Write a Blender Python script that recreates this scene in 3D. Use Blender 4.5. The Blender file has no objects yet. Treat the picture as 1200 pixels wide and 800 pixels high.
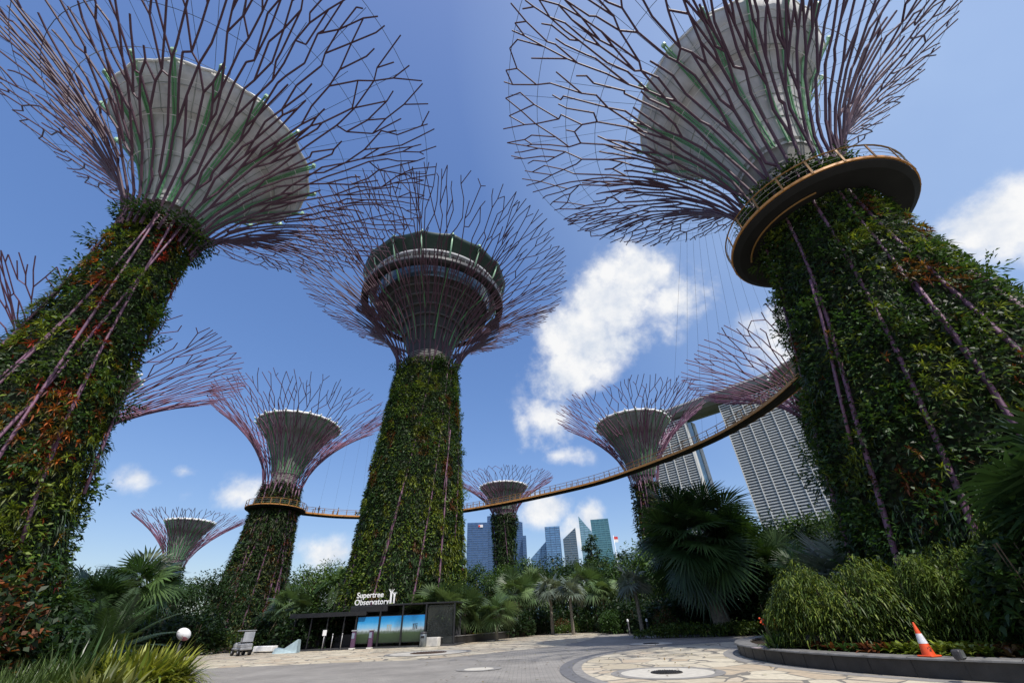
import bpy, bmesh, math, random
import numpy as np
from mathutils import Vector, Matrix
R_ = math.radians
sc = bpy.context.scene
COL = sc.collection

# ------------------------------------------------------------------ camera
cam_d = bpy.data.cameras.new("camera")
cam = bpy.data.objects.new("camera", cam_d); COL.objects.link(cam)
cam_d.sensor_fit = 'HORIZONTAL'; cam_d.sensor_width = 36.0; cam_d.lens = 14.0
cam_d.clip_start = 0.1; cam_d.clip_end = 9000
cam.location = (0, 0, 1.6)
_th, _ro = R_(35.0), R_(2.4)
_F = Vector((0, math.cos(_th), math.sin(_th))); _R0 = Vector((1, 0, 0)); _U0 = Vector((0, -math.sin(_th), math.cos(_th)))
_R = _R0 * math.cos(_ro) - _U0 * math.sin(_ro); _U = _R0 * math.sin(_ro) + _U0 * math.cos(_ro)
_m = Matrix((_R, _U, -_F)).transposed()
cam.rotation_euler = _m.to_euler()
sc.camera = cam

# ------------------------------------------------------------------ sun, sky, exposure
SUN_AZ, SUN_EL = 153.0, 57.0           # degrees, clockwise from +Y (the view direction)
sun_d = bpy.data.lights.new("sun", 'SUN'); sun_d.energy = 3.7; sun_d.angle = R_(0.53); sun_d.color = (1.0, 0.95, 0.88)
sun = bpy.data.objects.new("sun", sun_d); COL.objects.link(sun)
_sd = Vector((math.sin(R_(SUN_AZ)) * math.cos(R_(SUN_EL)), math.cos(R_(SUN_AZ)) * math.cos(R_(SUN_EL)), math.sin(R_(SUN_EL))))
sun.rotation_euler = _sd.to_track_quat('Z', 'Y').to_euler()
sun.location = (0, 0, 120)
sc.view_settings.view_transform = 'Standard'; sc.view_settings.look = 'None'
sc.view_settings.exposure = 0.25; sc.view_settings.gamma = 1.0; sc.view_settings.use_curve_mapping = False

world = bpy.data.worlds.new("World"); sc.world = world; world.use_nodes = True
SKY_STRENGTH = 0.15
# clouds of the sky: (azimuth, elevation, half width, half height in degrees, tilt, weight)
CLOUDS = [
    (13.0, 34.6, 8.0, 5.6, 15, .86), (18.0, 38.2, 6.6, 6.0, 0, .86), (22.0, 41.5, 5.4, 4.6, 0, .80), (9.5, 30.5, 6.4, 4.4, 10, .80),
    (28.0, 36.5, 6.0, 4.5, 0, .46), (19.0, 33.0, 7.0, 3.4, 0, .62), (4.6, 23.0, 4.6, 4.4, 0, .56), (1.0, 22.5, 2.4, 3.6, 10, .54),
    (7.0, 18.6, 4.5, 1.7, 0, .46), (3.6, 12.2, 4.0, 2.2, 8, .64), (9.4, 10.8, 2.2, 2.4, 0, .68), (7.4, 8.8, 2.2, 3.0, 0, .62),
    (61.8, 28.4, 4.6, 3.4, 0, .98), (66.5, 26.4, 6.5, 4.2, 0, .98), (-34.6, 13.0, 4.2, 1.9, 6, .54), (-44.0, 13.4, 2.4, 1.7, 0, .50), (-40.3, 14.6, 1.6, 1.0, 0, .44),
    (-22.9, 7.2, 4.2, 2.0, 0, .60), (44, 26, 8, 6, 0, .8), (95, 30, 14, 8, 0, .8), (-100, 28, 14, 8, 0, .7), (170, 35, 18, 9, 0, .7),
]
def build_world():
    nt = world.node_tree; nt.nodes.clear(); L = nt.links.new
    def N(t, **k):
        n = nt.nodes.new(t)
        for a, v in k.items(): setattr(n, a, v)
        return n
    def M(op, a, b=None, clamp=False):
        n = N('ShaderNodeMath', operation=op, use_clamp=clamp)
        for i, v in enumerate((a, b)):
            if v is None: continue
            if isinstance(v, (int, float)): n.inputs[i].default_value = v
            else: L(v, n.inputs[i])
        return n.outputs[0]
    sky = N('ShaderNodeTexSky', sky_type='NISHITA')
    sky.sun_disc = False; sky.sun_elevation = R_(SUN_EL); sky.sun_rotation = R_(SUN_AZ)
    sky.altitude = 0; sky.air_density = 1.0; sky.dust_density = 1.5; sky.ozone_density = 3.0
    hs = N('ShaderNodeHueSaturation'); hs.inputs['Hue'].default_value = .515; hs.inputs['Saturation'].default_value = 1.58; hs.inputs['Value'].default_value = 1.74
    gm = N('ShaderNodeGamma'); gm.inputs[1].default_value = .6; L(sky.outputs[0], gm.inputs[0]); L(gm.outputs[0], hs.inputs['Color'])
    tc = N('ShaderNodeTexCoord'); nrm = N('ShaderNodeVectorMath', operation='NORMALIZE'); L(tc.outputs['Generated'], nrm.inputs[0])
    d = nrm.outputs[0]
    def dot(v):
        n = N('ShaderNodeVectorMath', operation='DOT_PRODUCT'); L(d, n.inputs[0]); n.inputs[1].default_value = v; return n.outputs['Value']
    total = None
    for az, el, w, h, tilt, wt in CLOUDS:
        a, e = R_(az), R_(el)
        c = Vector((math.sin(a) * math.cos(e), math.cos(a) * math.cos(e), math.sin(e)))
        r = Vector((math.cos(a), -math.sin(a), 0)); u = r.cross(c)
        t = R_(tilt); r2 = r * math.cos(t) + u * math.sin(t); u2 = -r * math.sin(t) + u * math.cos(t)
        fa = dot(r2 / math.sin(R_(w))); fb = dot(u2 / math.sin(R_(h))); fc = dot(c)
        q = M('SQRT', M('ADD', M('MULTIPLY', fa, fa), M('MULTIPLY', fb, fb)))
        b = M('MULTIPLY', M('SUBTRACT', 1.55, q), wt)
        b = M('MULTIPLY', b, M('GREATER_THAN', fc, 0.3))
        b = M('MAXIMUM', b, 0.0)
        total = b if total is None else M('MAXIMUM', total, b)
    def fbm(scale, detail, off=(0, 0, 0), rough=.56):
        mp = N('ShaderNodeMapping'); L(d, mp.inputs[0]); mp.inputs['Location'].default_value = off
        nz = N('ShaderNodeTexNoise'); L(mp.outputs[0], nz.inputs['Vector'])
        nz.inputs['Scale'].default_value = scale; nz.inputs['Detail'].default_value = detail; nz.inputs['Roughness'].default_value = rough
        return nz.outputs[0]
    n1 = fbm(9.5, 12, rough=.6); n2 = fbm(9.5, 6, tuple(-x * .05 for x in _sd), .6); n3 = fbm(2.6, 4, (3, 1, 2))
    dens = M('ADD', M('MULTIPLY', total, 1.05), M('MULTIPLY', M('SUBTRACT', n1, .5), 1.9))
    mr = N('ShaderNodeMapRange', interpolation_type='SMOOTHSTEP'); L(dens, mr.inputs[0])
    mr.inputs[1].default_value = .28; mr.inputs[2].default_value = .98; mr.inputs[3].default_value = 0; mr.inputs[4].default_value = .97
    mask = M('MULTIPLY', mr.outputs[0], M('MINIMUM', M('MULTIPLY', total, 2.2), 1.0))
    # thin veil high on the right
    vd = dot((math.sin(R_(70)) * math.cos(R_(45)), math.cos(R_(70)) * math.cos(R_(45)), math.sin(R_(45))))
    veil = M('MULTIPLY', M('MULTIPLY', M('MAXIMUM', M('SUBTRACT', vd, .68), 0), 1.35), M('ADD', .55, M('MULTIPLY', n3, .9)))
    shade = M('ADD', M('MULTIPLY', M('SUBTRACT', n1, n2), 2.6), .72, True)
    cr = N('ShaderNodeMix', data_type='RGBA'); L(shade, cr.inputs[0])
    cr.inputs[6].default_value = (3.3, 3.75, 4.5, 1); cr.inputs[7].default_value = (5.4, 5.4, 5.4, 1)
    mx = N('ShaderNodeMix', data_type='RGBA'); vx = N('ShaderNodeMix', data_type='RGBA'); L(veil, vx.inputs[0]); L(hs.outputs[0], vx.inputs[6]); vx.inputs[7].default_value = (3.1, 4.15, 5.6, 1)
    L(mask, mx.inputs[0]); L(vx.outputs[2], mx.inputs[6]); L(cr.outputs[2], mx.inputs[7])
    bg = N('ShaderNodeBackground'); bg.inputs['Strength'].default_value = SKY_STRENGTH; L(mx.outputs[2], bg.inputs['Color'])
    out = N('ShaderNodeOutputWorld'); L(bg.outputs[0], out.inputs[0])
build_world()

# ------------------------------------------------------------------ helpers: materials
def nodes(m):
    m.use_nodes = True
    return m.node_tree, m.node_tree.nodes, m.node_tree.links.new, m.node_tree.nodes['Principled BSDF']
def mat(name, col, rough=.6, metal=0., spec=.5, noise=.12, scale=3., bump=0., bscale=None, coat=0., streak=1.):
    m = bpy.data.materials.new(name); nt, ns, L, p = nodes(m)
    p.inputs['Roughness'].default_value = rough; p.inputs['Metallic'].default_value = metal
    p.inputs['Specular IOR Level'].default_value = spec; p.inputs['Coat Weight'].default_value = coat
    tc = ns.new('ShaderNodeTexCoord'); nz = ns.new('ShaderNodeTexNoise'); nz.inputs['Scale'].default_value = scale; nz.inputs['Detail'].default_value = 6
    mp = ns.new('ShaderNodeMapping'); mp.inputs['Scale'].default_value = (1, 1, streak); L(tc.outputs['Object'], mp.inputs[0]); L(mp.outputs[0], nz.inputs['Vector'])
    mr = ns.new('ShaderNodeMapRange'); L(nz.outputs[0], mr.inputs[0])
    mr.inputs[1].default_value = .3; mr.inputs[2].default_value = .7; mr.inputs[3].default_value = 1 - noise; mr.inputs[4].default_value = 1 + noise
    mu = ns.new('ShaderNodeVectorMath'); mu.operation = 'SCALE'; mu.inputs[0].default_value = col; L(mr.outputs[0], mu.inputs['Scale'])
    L(mu.outputs[0], p.inputs['Base Color'])
    if bump:
        b = ns.new('ShaderNodeBump'); b.inputs['Strength'].default_value = bump; b.inputs['Distance'].default_value = .05
        n2 = ns.new('ShaderNodeTexNoise'); n2.inputs['Scale'].default_value = bscale or scale * 6; n2.inputs['Detail'].default_value = 5
        L(tc.outputs['Object'], n2.inputs['Vector']); L(n2.outputs[0], b.inputs['Height']); L(b.outputs[0], p.inputs['Normal'])
    return m
def leaf_mat(name, trans=.28, rough=.5, spec=.35):
    m = bpy.data.materials.new(name); nt, ns, L, p = nodes(m)
    at = ns.new('ShaderNodeAttribute'); at.attribute_name = 'tint'
    geo = ns.new('ShaderNodeNewGeometry')
    mr = ns.new('ShaderNodeMapRange'); L(geo.outputs['Random Per Island'], mr.inputs[0]); mr.inputs[3].default_value = .62; mr.inputs[4].default_value = 1.38
    mu = ns.new('ShaderNodeVectorMath'); mu.operation = 'SCALE'; L(at.outputs['Color'], mu.inputs[0]); L(mr.outputs[0], mu.inputs['Scale'])
    L(mu.outputs[0], p.inputs['Base Color']); p.inputs['Roughness'].default_value = rough; p.inputs['Specular IOR Level'].default_value = spec
    tr = ns.new('ShaderNodeBsdfTranslucent')
    m2 = ns.new('ShaderNodeVectorMath'); m2.operation = 'MULTIPLY'; L(mu.outputs[0], m2.inputs[0]); m2.inputs[1].default_value = (1.5, 1.5, .7); L(m2.outputs[0], tr.inputs['Color'])
    mx = ns.new('ShaderNodeMixShader'); mx.inputs[0].default_value = trans; L(p.outputs[0], mx.inputs[1]); L(tr.outputs[0], mx.inputs[2])
    L(mx.outputs[0], ns['Material Output'].inputs['Surface'])
    return m
def glass_mat(name, col, rough=.08, rows=0., fins=0., dark=.45):
    """reflective curtain-wall glass, with floor lines when rows > 0 (m per floor)"""
    m = bpy.data.materials.new(name); nt, ns, L, p = nodes(m)
    tc = ns.new('ShaderNodeTexCoord'); vor = ns.new('ShaderNodeTexVoronoi'); vor.inputs['Scale'].default_value = .22
    mp = ns.new('ShaderNodeMapping'); mp.inputs['Scale'].default_value = (1, 1, 1.6); L(tc.outputs['Object'], mp.inputs[0]); L(mp.outputs[0], vor.inputs['Vector'])
    sep = ns.new('ShaderNodeSeparateColor'); L(vor.outputs['Color'], sep.inputs[0])
    mr = ns.new('ShaderNodeMapRange'); L(sep.outputs[0], mr.inputs[0]); mr.inputs[3].default_value = .8; mr.inputs[4].default_value = 1.2
    mu = ns.new('ShaderNodeVectorMath'); mu.operation = 'SCALE'; mu.inputs[0].default_value = col; L(mr.outputs[0], mu.inputs['Scale'])
    L(mu.outputs[0], p.inputs['Base Color'])
    p.inputs['Roughness'].default_value = rough; p.inputs['Metallic'].default_value = .35; p.inputs['Specular IOR Level'].default_value = .7
    return m

MT = {}
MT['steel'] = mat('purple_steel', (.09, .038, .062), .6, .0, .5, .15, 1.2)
MT['steelfar'] = mat('sunlit_purple_steel', (.22, .10, .165), .6, .0, .5, .15, 1.2)  # far canopies: paler purple, with the sunlight on their rims put into the colour
MT['strut'] = mat('purple_strut', (.17, .08, .13), .55, .0, .5, .22, 1.5)
MT['cable'] = mat('cable_steel', (.42, .42, .43), .4, .4, .5, .05)
MT['darkcable'] = mat('dark_cable', (.10, .10, .11), .4, .3, .5, .05)
MT['dish'] = mat('dish_concrete', (.64, .63, .63), .7, 0, .3, .16, 1.6, .15, 6, streak=.14)
MT['dishrim'] = mat('dish_rim_white', (.82, .82, .80), .5, 0, .4, .05)
MT['dishgrey'] = mat('dish_grey_mesh', (.30, .33, .30), .6, 0, .3, .12, 1.2)
MT['rib'] = mat('green_rib', (.13, .34, .15), .45, 0, .5, .1)
MT['ribend'] = mat('pale_green_bracket', (.36, .58, .38), .4, 0, .5, .08)
MT['core'] = mat('trunk_core', (.045, .05, .03), .9, 0, .1, .5, .7, .6, 4)
MT['neck'] = mat('neck_concrete', (.30, .29, .27), .8, 0, .2, .3, 1.1, .3, 5)
MT['band'] = mat('dark_band', (.12, .12, .125), .6)
MT['dark'] = mat('dark_cladding', (.045, .045, .05), .5, 0, .4, .2, 1.)
MT['darkgrey'] = mat('grey_cladding', (.05, .05, .054), .55, 0, .4, .2, .8)
MT['soffit'] = mat('pale_soffit', (.32, .32, .34), .6, 0, .4, .08)
MT['roofgreen'] = mat('dark_green_roof', (.03, .06, .045), .4, 0, .5, .15)
MT['glass'] = glass_mat('observatory_glass', (.05, .08, .11), .05)
MT['amber'] = mat('amber_steel', (.58, .27, .07), .45, .1, .5, .12, 2.)
MT['amberrail'] = mat('amber_rail', (.30, .155, .045), .4, .2, .5, .1)
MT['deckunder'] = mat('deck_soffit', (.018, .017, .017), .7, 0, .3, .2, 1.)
MT['leaf'] = leaf_mat('foliage')
MT['leafgloss'] = leaf_mat('glossy_foliage', .2, .38, .5)
MT['bark'] = mat('bark', (.11, .085, .06), .9, 0, .1, .35, 5, .6, 20)
MT['palmbark'] = mat('palm_bark', (.20, .175, .14), .9, 0, .1, .3, 6, .6, 24)
MT['white'] = mat('white_paint', (.80, .80, .79), .5, 0, .4, .05)
MT['marble'] = mat('pale_stone', (.62, .60, .55), .6, 0, .4, .12, 4)
MT['granite'] = mat('dark_granite', (.030, .028, .027), .5, 0, .4, .35, 3, .15, 30)
MT['granitetop'] = mat('granite_coping', (.20, .195, .185), .55, 0, .4, .25, 4, .15, 40)
MT['black'] = mat('black_paint', (.018, .018, .02), .4, 0, .5, .15)
MT['rubber'] = mat('rubber', (.02, .02, .02), .8, 0, .2, .1)
MT['soil'] = mat('soil', (.055, .04, .028), .95, 0, .1, .4, 3, .7, 12)
MT['orange'] = mat('cone_orange', (.72, .085, .02), .45, 0, .4, .1, 8)
MT['conewhite'] = mat('cone_reflective', (.72, .72, .74), .35, 0, .5, .14, 20)
MT['smudge'] = mat('cone_dirt', (.12, .03, .02), .8, 0, .2, .3, 10)

# ------------------------------------------------------------------ helpers: objects
def empty(name, loc=(0, 0, 0), rz=0., label=None, cat=None, group=None, kind=None):
    o = bpy.data.objects.new(name, None); COL.objects.link(o); o.empty_display_size = .3
    o.location = loc; o.rotation_euler = (0, 0, rz)
    return tag(o, label, cat, group, kind)
def tag(o, label=None, cat=None, group=None, kind=None):
    if label: o['label'] = label
    if cat: o['category'] = cat
    if group: o['group'] = group
    if kind: o['kind'] = kind
    return o
def fast_mesh(name, V, Q, tint=None, smooth=False):
    """V (n,3), Q (m,k) index array with k = 3 or 4"""
    me = bpy.data.meshes.new(name); V = np.asarray(V, np.float32); Q = np.asarray(Q, np.int32)
    n, (m, k) = len(V), Q.shape
    me.vertices.add(n); me.vertices.foreach_set('co', V.ravel())
    me.loops.add(m * k); me.loops.foreach_set('vertex_index', Q.ravel())
    me.polygons.add(m); me.polygons.foreach_set('loop_start', np.arange(0, m * k, k, dtype=np.int32)); 
    me.polygons.foreach_set('loop_total', np.full(m, k, np.int32))
    if smooth: me.polygons.foreach_set('use_smooth', np.ones(m, bool))
    me.update(calc_edges=True)
    if tint is not None:
        a = me.attributes.new('tint', 'FLOAT_COLOR', 'POINT'); T = np.ones((n, 4), np.float32); T[:, :3] = tint
        a.data.foreach_set('color', T.ravel())
    return me
def link(name, me, material, parent=None, loc=None):
    o = bpy.data.objects.new(name, me); COL.objects.link(o)
    for m_ in (material if isinstance(material, (list, tuple)) else [material]): me.materials.append(m_)
    if parent is not None: o.parent = parent
    if loc is not None: o.location = loc
    return o
class MB:
    """collects simple shapes, then links them as one mesh object"""
    def __init__(s): s.v = []; s.f = []; s.mi = []; s.cur = 0; s.sm = []
    def add(s, vs, fs, smooth=False):
        b = len(s.v); s.v += [tuple(v) for v in vs]
        for f in fs: s.f.append([i + b for i in f]); s.mi.append(s.cur); s.sm.append(smooth)
    def box(s, c, d, rz=0., bev=0.):
        cx, cy, cz = c; x, y, z = d[0] / 2, d[1] / 2, d[2] / 2; ca, sa = math.cos(rz), math.sin(rz)
        def P(a, b, e): return (cx + a * ca - b * sa, cy + a * sa + b * ca, cz + e)
        if bev <= 0:
            s.add([P(i * x, j * y, k * z) for k in (-1, 1) for j in (-1, 1) for i in (-1, 1)],
                  [(0, 2, 3, 1), (4, 5, 7, 6), (0, 1, 5, 4), (2, 6, 7, 3), (0, 4, 6, 2), (1, 3, 7, 5)])
        else:
            b = min(bev, x * .9, y * .9, z * .9); rings = []
            for zz, q in ((-z, b), (-z + b, 0), (z - b, 0), (z, b)):
                xx, yy = x - q, y - q; cbev = b
                rings.append([P(px, py, zz) for px, py in ((-xx + (cbev - q) * 1, -yy), (xx - (cbev - q), -yy), (xx, -yy + (cbev - q)), (xx, yy - (cbev - q)), (xx - (cbev - q), yy), (-xx + (cbev - q), yy), (-xx, yy - (cbev - q)), (-xx, -yy + (cbev - q)))])
            vs = [p for r in rings for p in r]; fs = []
            for k in range(3):
                for i in range(8): j = (i + 1) % 8; fs.append((k * 8 + i, k * 8 + j, k * 8 + 8 + j, k * 8 + 8 + i))
            fs.append(tuple(range(7, -1, -1))); fs.append(tuple(range(24, 32)))
            s.add(vs, fs)
        return s
    def tube(s, pts, rad, n=6, cap=True, closed=False, up=None):
        pts = [Vector(p) for p in pts]; m = len(pts)
        rad = [rad] * m if isinstance(rad, (int, float)) else rad
        vs = []; ref = Vector(up) if up else None; prev = None
        for i, p in enumerate(pts):
            if closed: t = pts[(i + 1) % m] - pts[i - 1]
            else: t = pts[min(i + 1, m - 1)] - pts[max(i - 1, 0)]
            t = t.normalized() if t.length > 1e-9 else Vector((0, 0, 1))
            if prev is None:
                a = ref or (Vector((0, 0, 1)) if abs(t.z) < .9 else Vector((1, 0, 0)))
                u = t.cross(a).normalized()
            else:
                u = (prev - t * prev.dot(t)); u = u.normalized() if u.length > 1e-6 else t.orthogonal().normalized()
            prev = u; w = t.cross(u)
            for k in range(n):
                a = 2 * math.pi * k / n; vs.append(p + (u * math.cos(a) + w * math.sin(a)) * rad[i])
        fs = []
        for i in range(m if closed else m - 1):
            i2 = (i + 1) % m
            for k in range(n): k2 = (k + 1) % n; fs.append((i * n + k, i * n + k2, i2 * n + k2, i2 * n + k))
        if cap and not closed: fs.append(tuple(range(n - 1, -1, -1))); fs.append(tuple(range((m - 1) * n, m * n)))
        s.add(vs, fs, n > 5); return s
    def lathe(s, prof, n=48, c=(0, 0, 0), mod=None, close=False, a0=0., a1=2 * math.pi):
        full = abs(a1 - a0 - 2 * math.pi) < 1e-6; cols = n if full else n + 1; vs = []
        for i in range(cols):
            a = a0 + (a1 - a0) * i / n
            for j, (r, z) in enumerate(prof):
                rr = r * (mod(a, j) if mod else 1.); vs.append((c[0] + rr * math.cos(a), c[1] + rr * math.sin(a), c[2] + z))
        m = len(prof); fs = []
        for i in range(n):
            i2 = (i + 1) % cols
            for j in range(m if close else m - 1): j2 = (j + 1) % m; fs.append((i * m + j, i2 * m + j, i2 * m + j2, i * m + j2))
        s.add(vs, fs, True); return s
    def prism(s, poly, z0, z1):
        n = len(poly); vs = [(x, y, z0) for x, y in poly] + [(x, y, z1) for x, y in poly]
        s.add(vs, [tuple(range(n - 1, -1, -1)), tuple(range(n, 2 * n))] + [(i, (i + 1) % n, n + (i + 1) % n, n + i) for i in range(n)]); return s
    def ball(s, c, r, n=12, m=8, sq=(1, 1, 1)):
        prof = [(max(1e-4, math.sin(math.pi * j / m)), -math.cos(math.pi * j / m)) for j in range(m + 1)]; vs = []
        for i in range(n):
            a = 2 * math.pi * i / n
            for q, z in prof: vs.append((c[0] + r * sq[0] * q * math.cos(a), c[1] + r * sq[1] * q * math.sin(a), c[2] + r * sq[2] * z))
        k = m + 1
        s.add(vs, [(i * k + j, ((i + 1) % n) * k + j, ((i + 1) % n) * k + j + 1, i * k + j + 1) for i in range(n) for j in range(m)], True); return s
    def build(s, name, material, parent=None, loc=None):
        me = bpy.data.meshes.new(name); me.from_pydata(s.v, [], s.f); 
        me.polygons.foreach_set('use_smooth', s.sm)
        me.polygons.foreach_set('material_index', s.mi); me.update()
        bm = bmesh.new(); bm.from_mesh(me); bmesh.ops.recalc_face_normals(bm, faces=bm.faces); bm.to_mesh(me); bm.free()
        if any(s.sm) and not all(s.sm):
            pass
        return link(name, me, material, parent, loc)
def copy_thing(src, loc, rz=0., label=None, group=None, scale=None):
    r = src.copy(); COL.objects.link(r); r.location = loc; r.rotation_euler = (0, 0, rz)
    if label: r['label'] = label
    if group: r['group'] = group
    if scale: r.scale = (scale,) * 3 if isinstance(scale, (int, float)) else scale
    for ch in list(src.children):
        c = ch.copy(); COL.objects.link(c); c.parent = r
        for g in list(ch.children):
            q = g.copy(); COL.objects.link(q); q.parent = c
    return r
def pol(az, D, z=0.):
    a = R_(az); return (D * math.sin(a), D * math.cos(a), z)

# ------------------------------------------------------------------ helpers: leaves
def unit(a): return a / np.maximum(np.linalg.norm(a, axis=-1, keepdims=True), 1e-9)
class Leaves:
    def __init__(s): s.V = []; s.Q = []; s.T = []; s.n = 0
    def rhomb(s, P, D, N, L, W, T, droop=.12, fold=.12, mid=.45):
        P = np.asarray(P, float); n = len(P)
        if n == 0: return
        D = unit(np.asarray(D, float)); S = unit(np.cross(D, N)); Nn = np.cross(S, D)
        L = np.broadcast_to(L, n)[:, None]; W = np.broadcast_to(W, n)[:, None]; droop = np.broadcast_to(droop, n)[:, None]
        v = np.stack([P, P + D * L * mid + S * W / 2 + Nn * W * fold, P + D * L - np.array([0, 0, 1.]) * L * droop, P + D * L * mid - S * W / 2 + Nn * W * fold], 1)
        s._push(v.reshape(-1, 3), np.arange(4 * n).reshape(n, 4), np.repeat(np.broadcast_to(T, (n, 3)), 4, 0))
    def strap(s, P, D, L, W, T, bend=.5, segs=3):
        """ribbon leaves that arch over under their own weight"""
        P = np.asarray(P, float); n = len(P)
        if n == 0: return
        D = unit(np.asarray(D, float)); up = np.array([0, 0, 1.]); S = unit(np.cross(D, up + 1e-3))
        L = np.broadcast_to(L, n)[:, None]; W = np.broadcast_to(W, n)[:, None]; bend = np.broadcast_to(bend, n)[:, None]
        rows = []
        for k in range(segs + 1):
            t = k / segs; c = P + D * L * t - up * L * bend * t * t
            w = W * (.55 + .9 * t if t < .5 else 2.0 * (1 - t) + .03) / 2
            rows.append(c + S * w); rows.append(c - S * w)
        v = np.stack(rows, 1); k = 2 * (segs + 1)
        q = np.array([[2 * i, 2 * i + 2, 2 * i + 3, 2 * i + 1] for i in range(segs)])
        Q = (np.arange(n)[:, None, None] * k + q[None]).reshape(-1, 4)
        s._push(v.reshape(-1, 3), Q, np.repeat(np.broadcast_to(T, (n, 3)), k, 0))
    def _push(s, v, q, t):
        s.V.append(v); s.Q.append(q + s.n); s.T.append(t); s.n += len(v)
    def build(s, name, parent=None, material=None, loc=None):
        me = fast_mesh(name, np.concatenate(s.V), np.concatenate(s.Q), np.concatenate(s.T))
        return link(name, me, material or MT['leaf'], parent, loc)
def tints(rng, n, cols, weights=None, jit=.25):
    cols = np.array(cols); i = rng.choice(len(cols), n, p=weights)
    return cols[i] * (1 + rng.uniform(-jit, jit, (n, 1)))
def sph(rng, n):
    return unit(rng.normal(size=(n, 3)))
G_DARK = (.022, .048, .014); G_MID = (.04, .085, .02); G_YEL = (.17, .205, .025); G_GREY = (.075, .10, .065); G_BLUE = (.10, .13, .12)
C_RED = (.26, .028, .018); C_ORG = (.33, .085, .016); C_RUST = (.15, .05, .018); C_PINK = (.2, .05, .06)

# ================================================================== GROUND
def flat(name, poly, z, m, kind='structure'):
    mb = MB(); mb.add([(x, y, z) for x, y in poly], [tuple(range(len(poly)))]); o = mb.build(name, m); tag(o, kind=kind); return o
def circle_pts(cx, cy, r, n=96, a0=0, a1=2 * math.pi): return [(cx + r * math.cos(a0 + (a1 - a0) * i / n), cy + r * math.sin(a0 + (a1 - a0) * i / n)) for i in range(n)]

def asphalt_mat():
    m = bpy.data.materials.new('grey_road'); nt, ns, L, p = nodes(m)
    tc = ns.new('ShaderNodeTexCoord')
    n1 = ns.new('ShaderNodeTexNoise'); n1.inputs['Scale'].default_value = .35; n1.inputs['Detail'].default_value = 8; n1.inputs['Roughness'].default_value = .65
    n2 = ns.new('ShaderNodeTexNoise'); n2.inputs['Scale'].default_value = 45; n2.inputs['Detail'].default_value = 4
    br = ns.new('ShaderNodeTexBrick'); br.inputs['Scale'].default_value = 1.6; br.inputs['Mortar Size'].default_value = .012
    br.inputs['Color1'].default_value = (.315, .295, .265, 1); br.inputs['Color2'].default_value = (.265, .25, .228, 1); br.inputs['Mortar'].default_value = (.12, .12, .12, 1)
    for n in (n1, n2, br): L(tc.outputs['Object'], n.inputs['Vector'])
    r = ns.new('ShaderNodeMapRange'); L(n1.outputs[0], r.inputs[0]); r.inputs[1].default_value = .3; r.inputs[2].default_value = .7; r.inputs[3].default_value = .75; r.inputs[4].default_value = 1.2
    r2 = ns.new('ShaderNodeMapRange'); L(n2.outputs[0], r2.inputs[0]); r2.inputs[3].default_value = .8; r2.inputs[4].default_value = 1.2
    mu = ns.new('ShaderNodeMath'); mu.operation = 'MULTIPLY'; L(r.outputs[0], mu.inputs[0]); L(r2.outputs[0], mu.inputs[1])
    sc_ = ns.new('ShaderNodeVectorMath'); sc_.operation = 'SCALE'; L(br.outputs[0], sc_.inputs[0]); L(mu.outputs[0], sc_.inputs['Scale'])
    L(sc_.outputs[0], p.inputs['Base Color']); p.inputs['Roughness'].default_value = .75; p.inputs['Specular IOR Level'].default_value = .3
    b = ns.new('ShaderNodeBump'); b.inputs['Strength'].default_value = .25; b.inputs['Distance'].default_value = .01; L(n2.outputs[0], b.inputs['Height']); L(b.outputs[0], p.inputs['Normal'])
    return m
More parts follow.
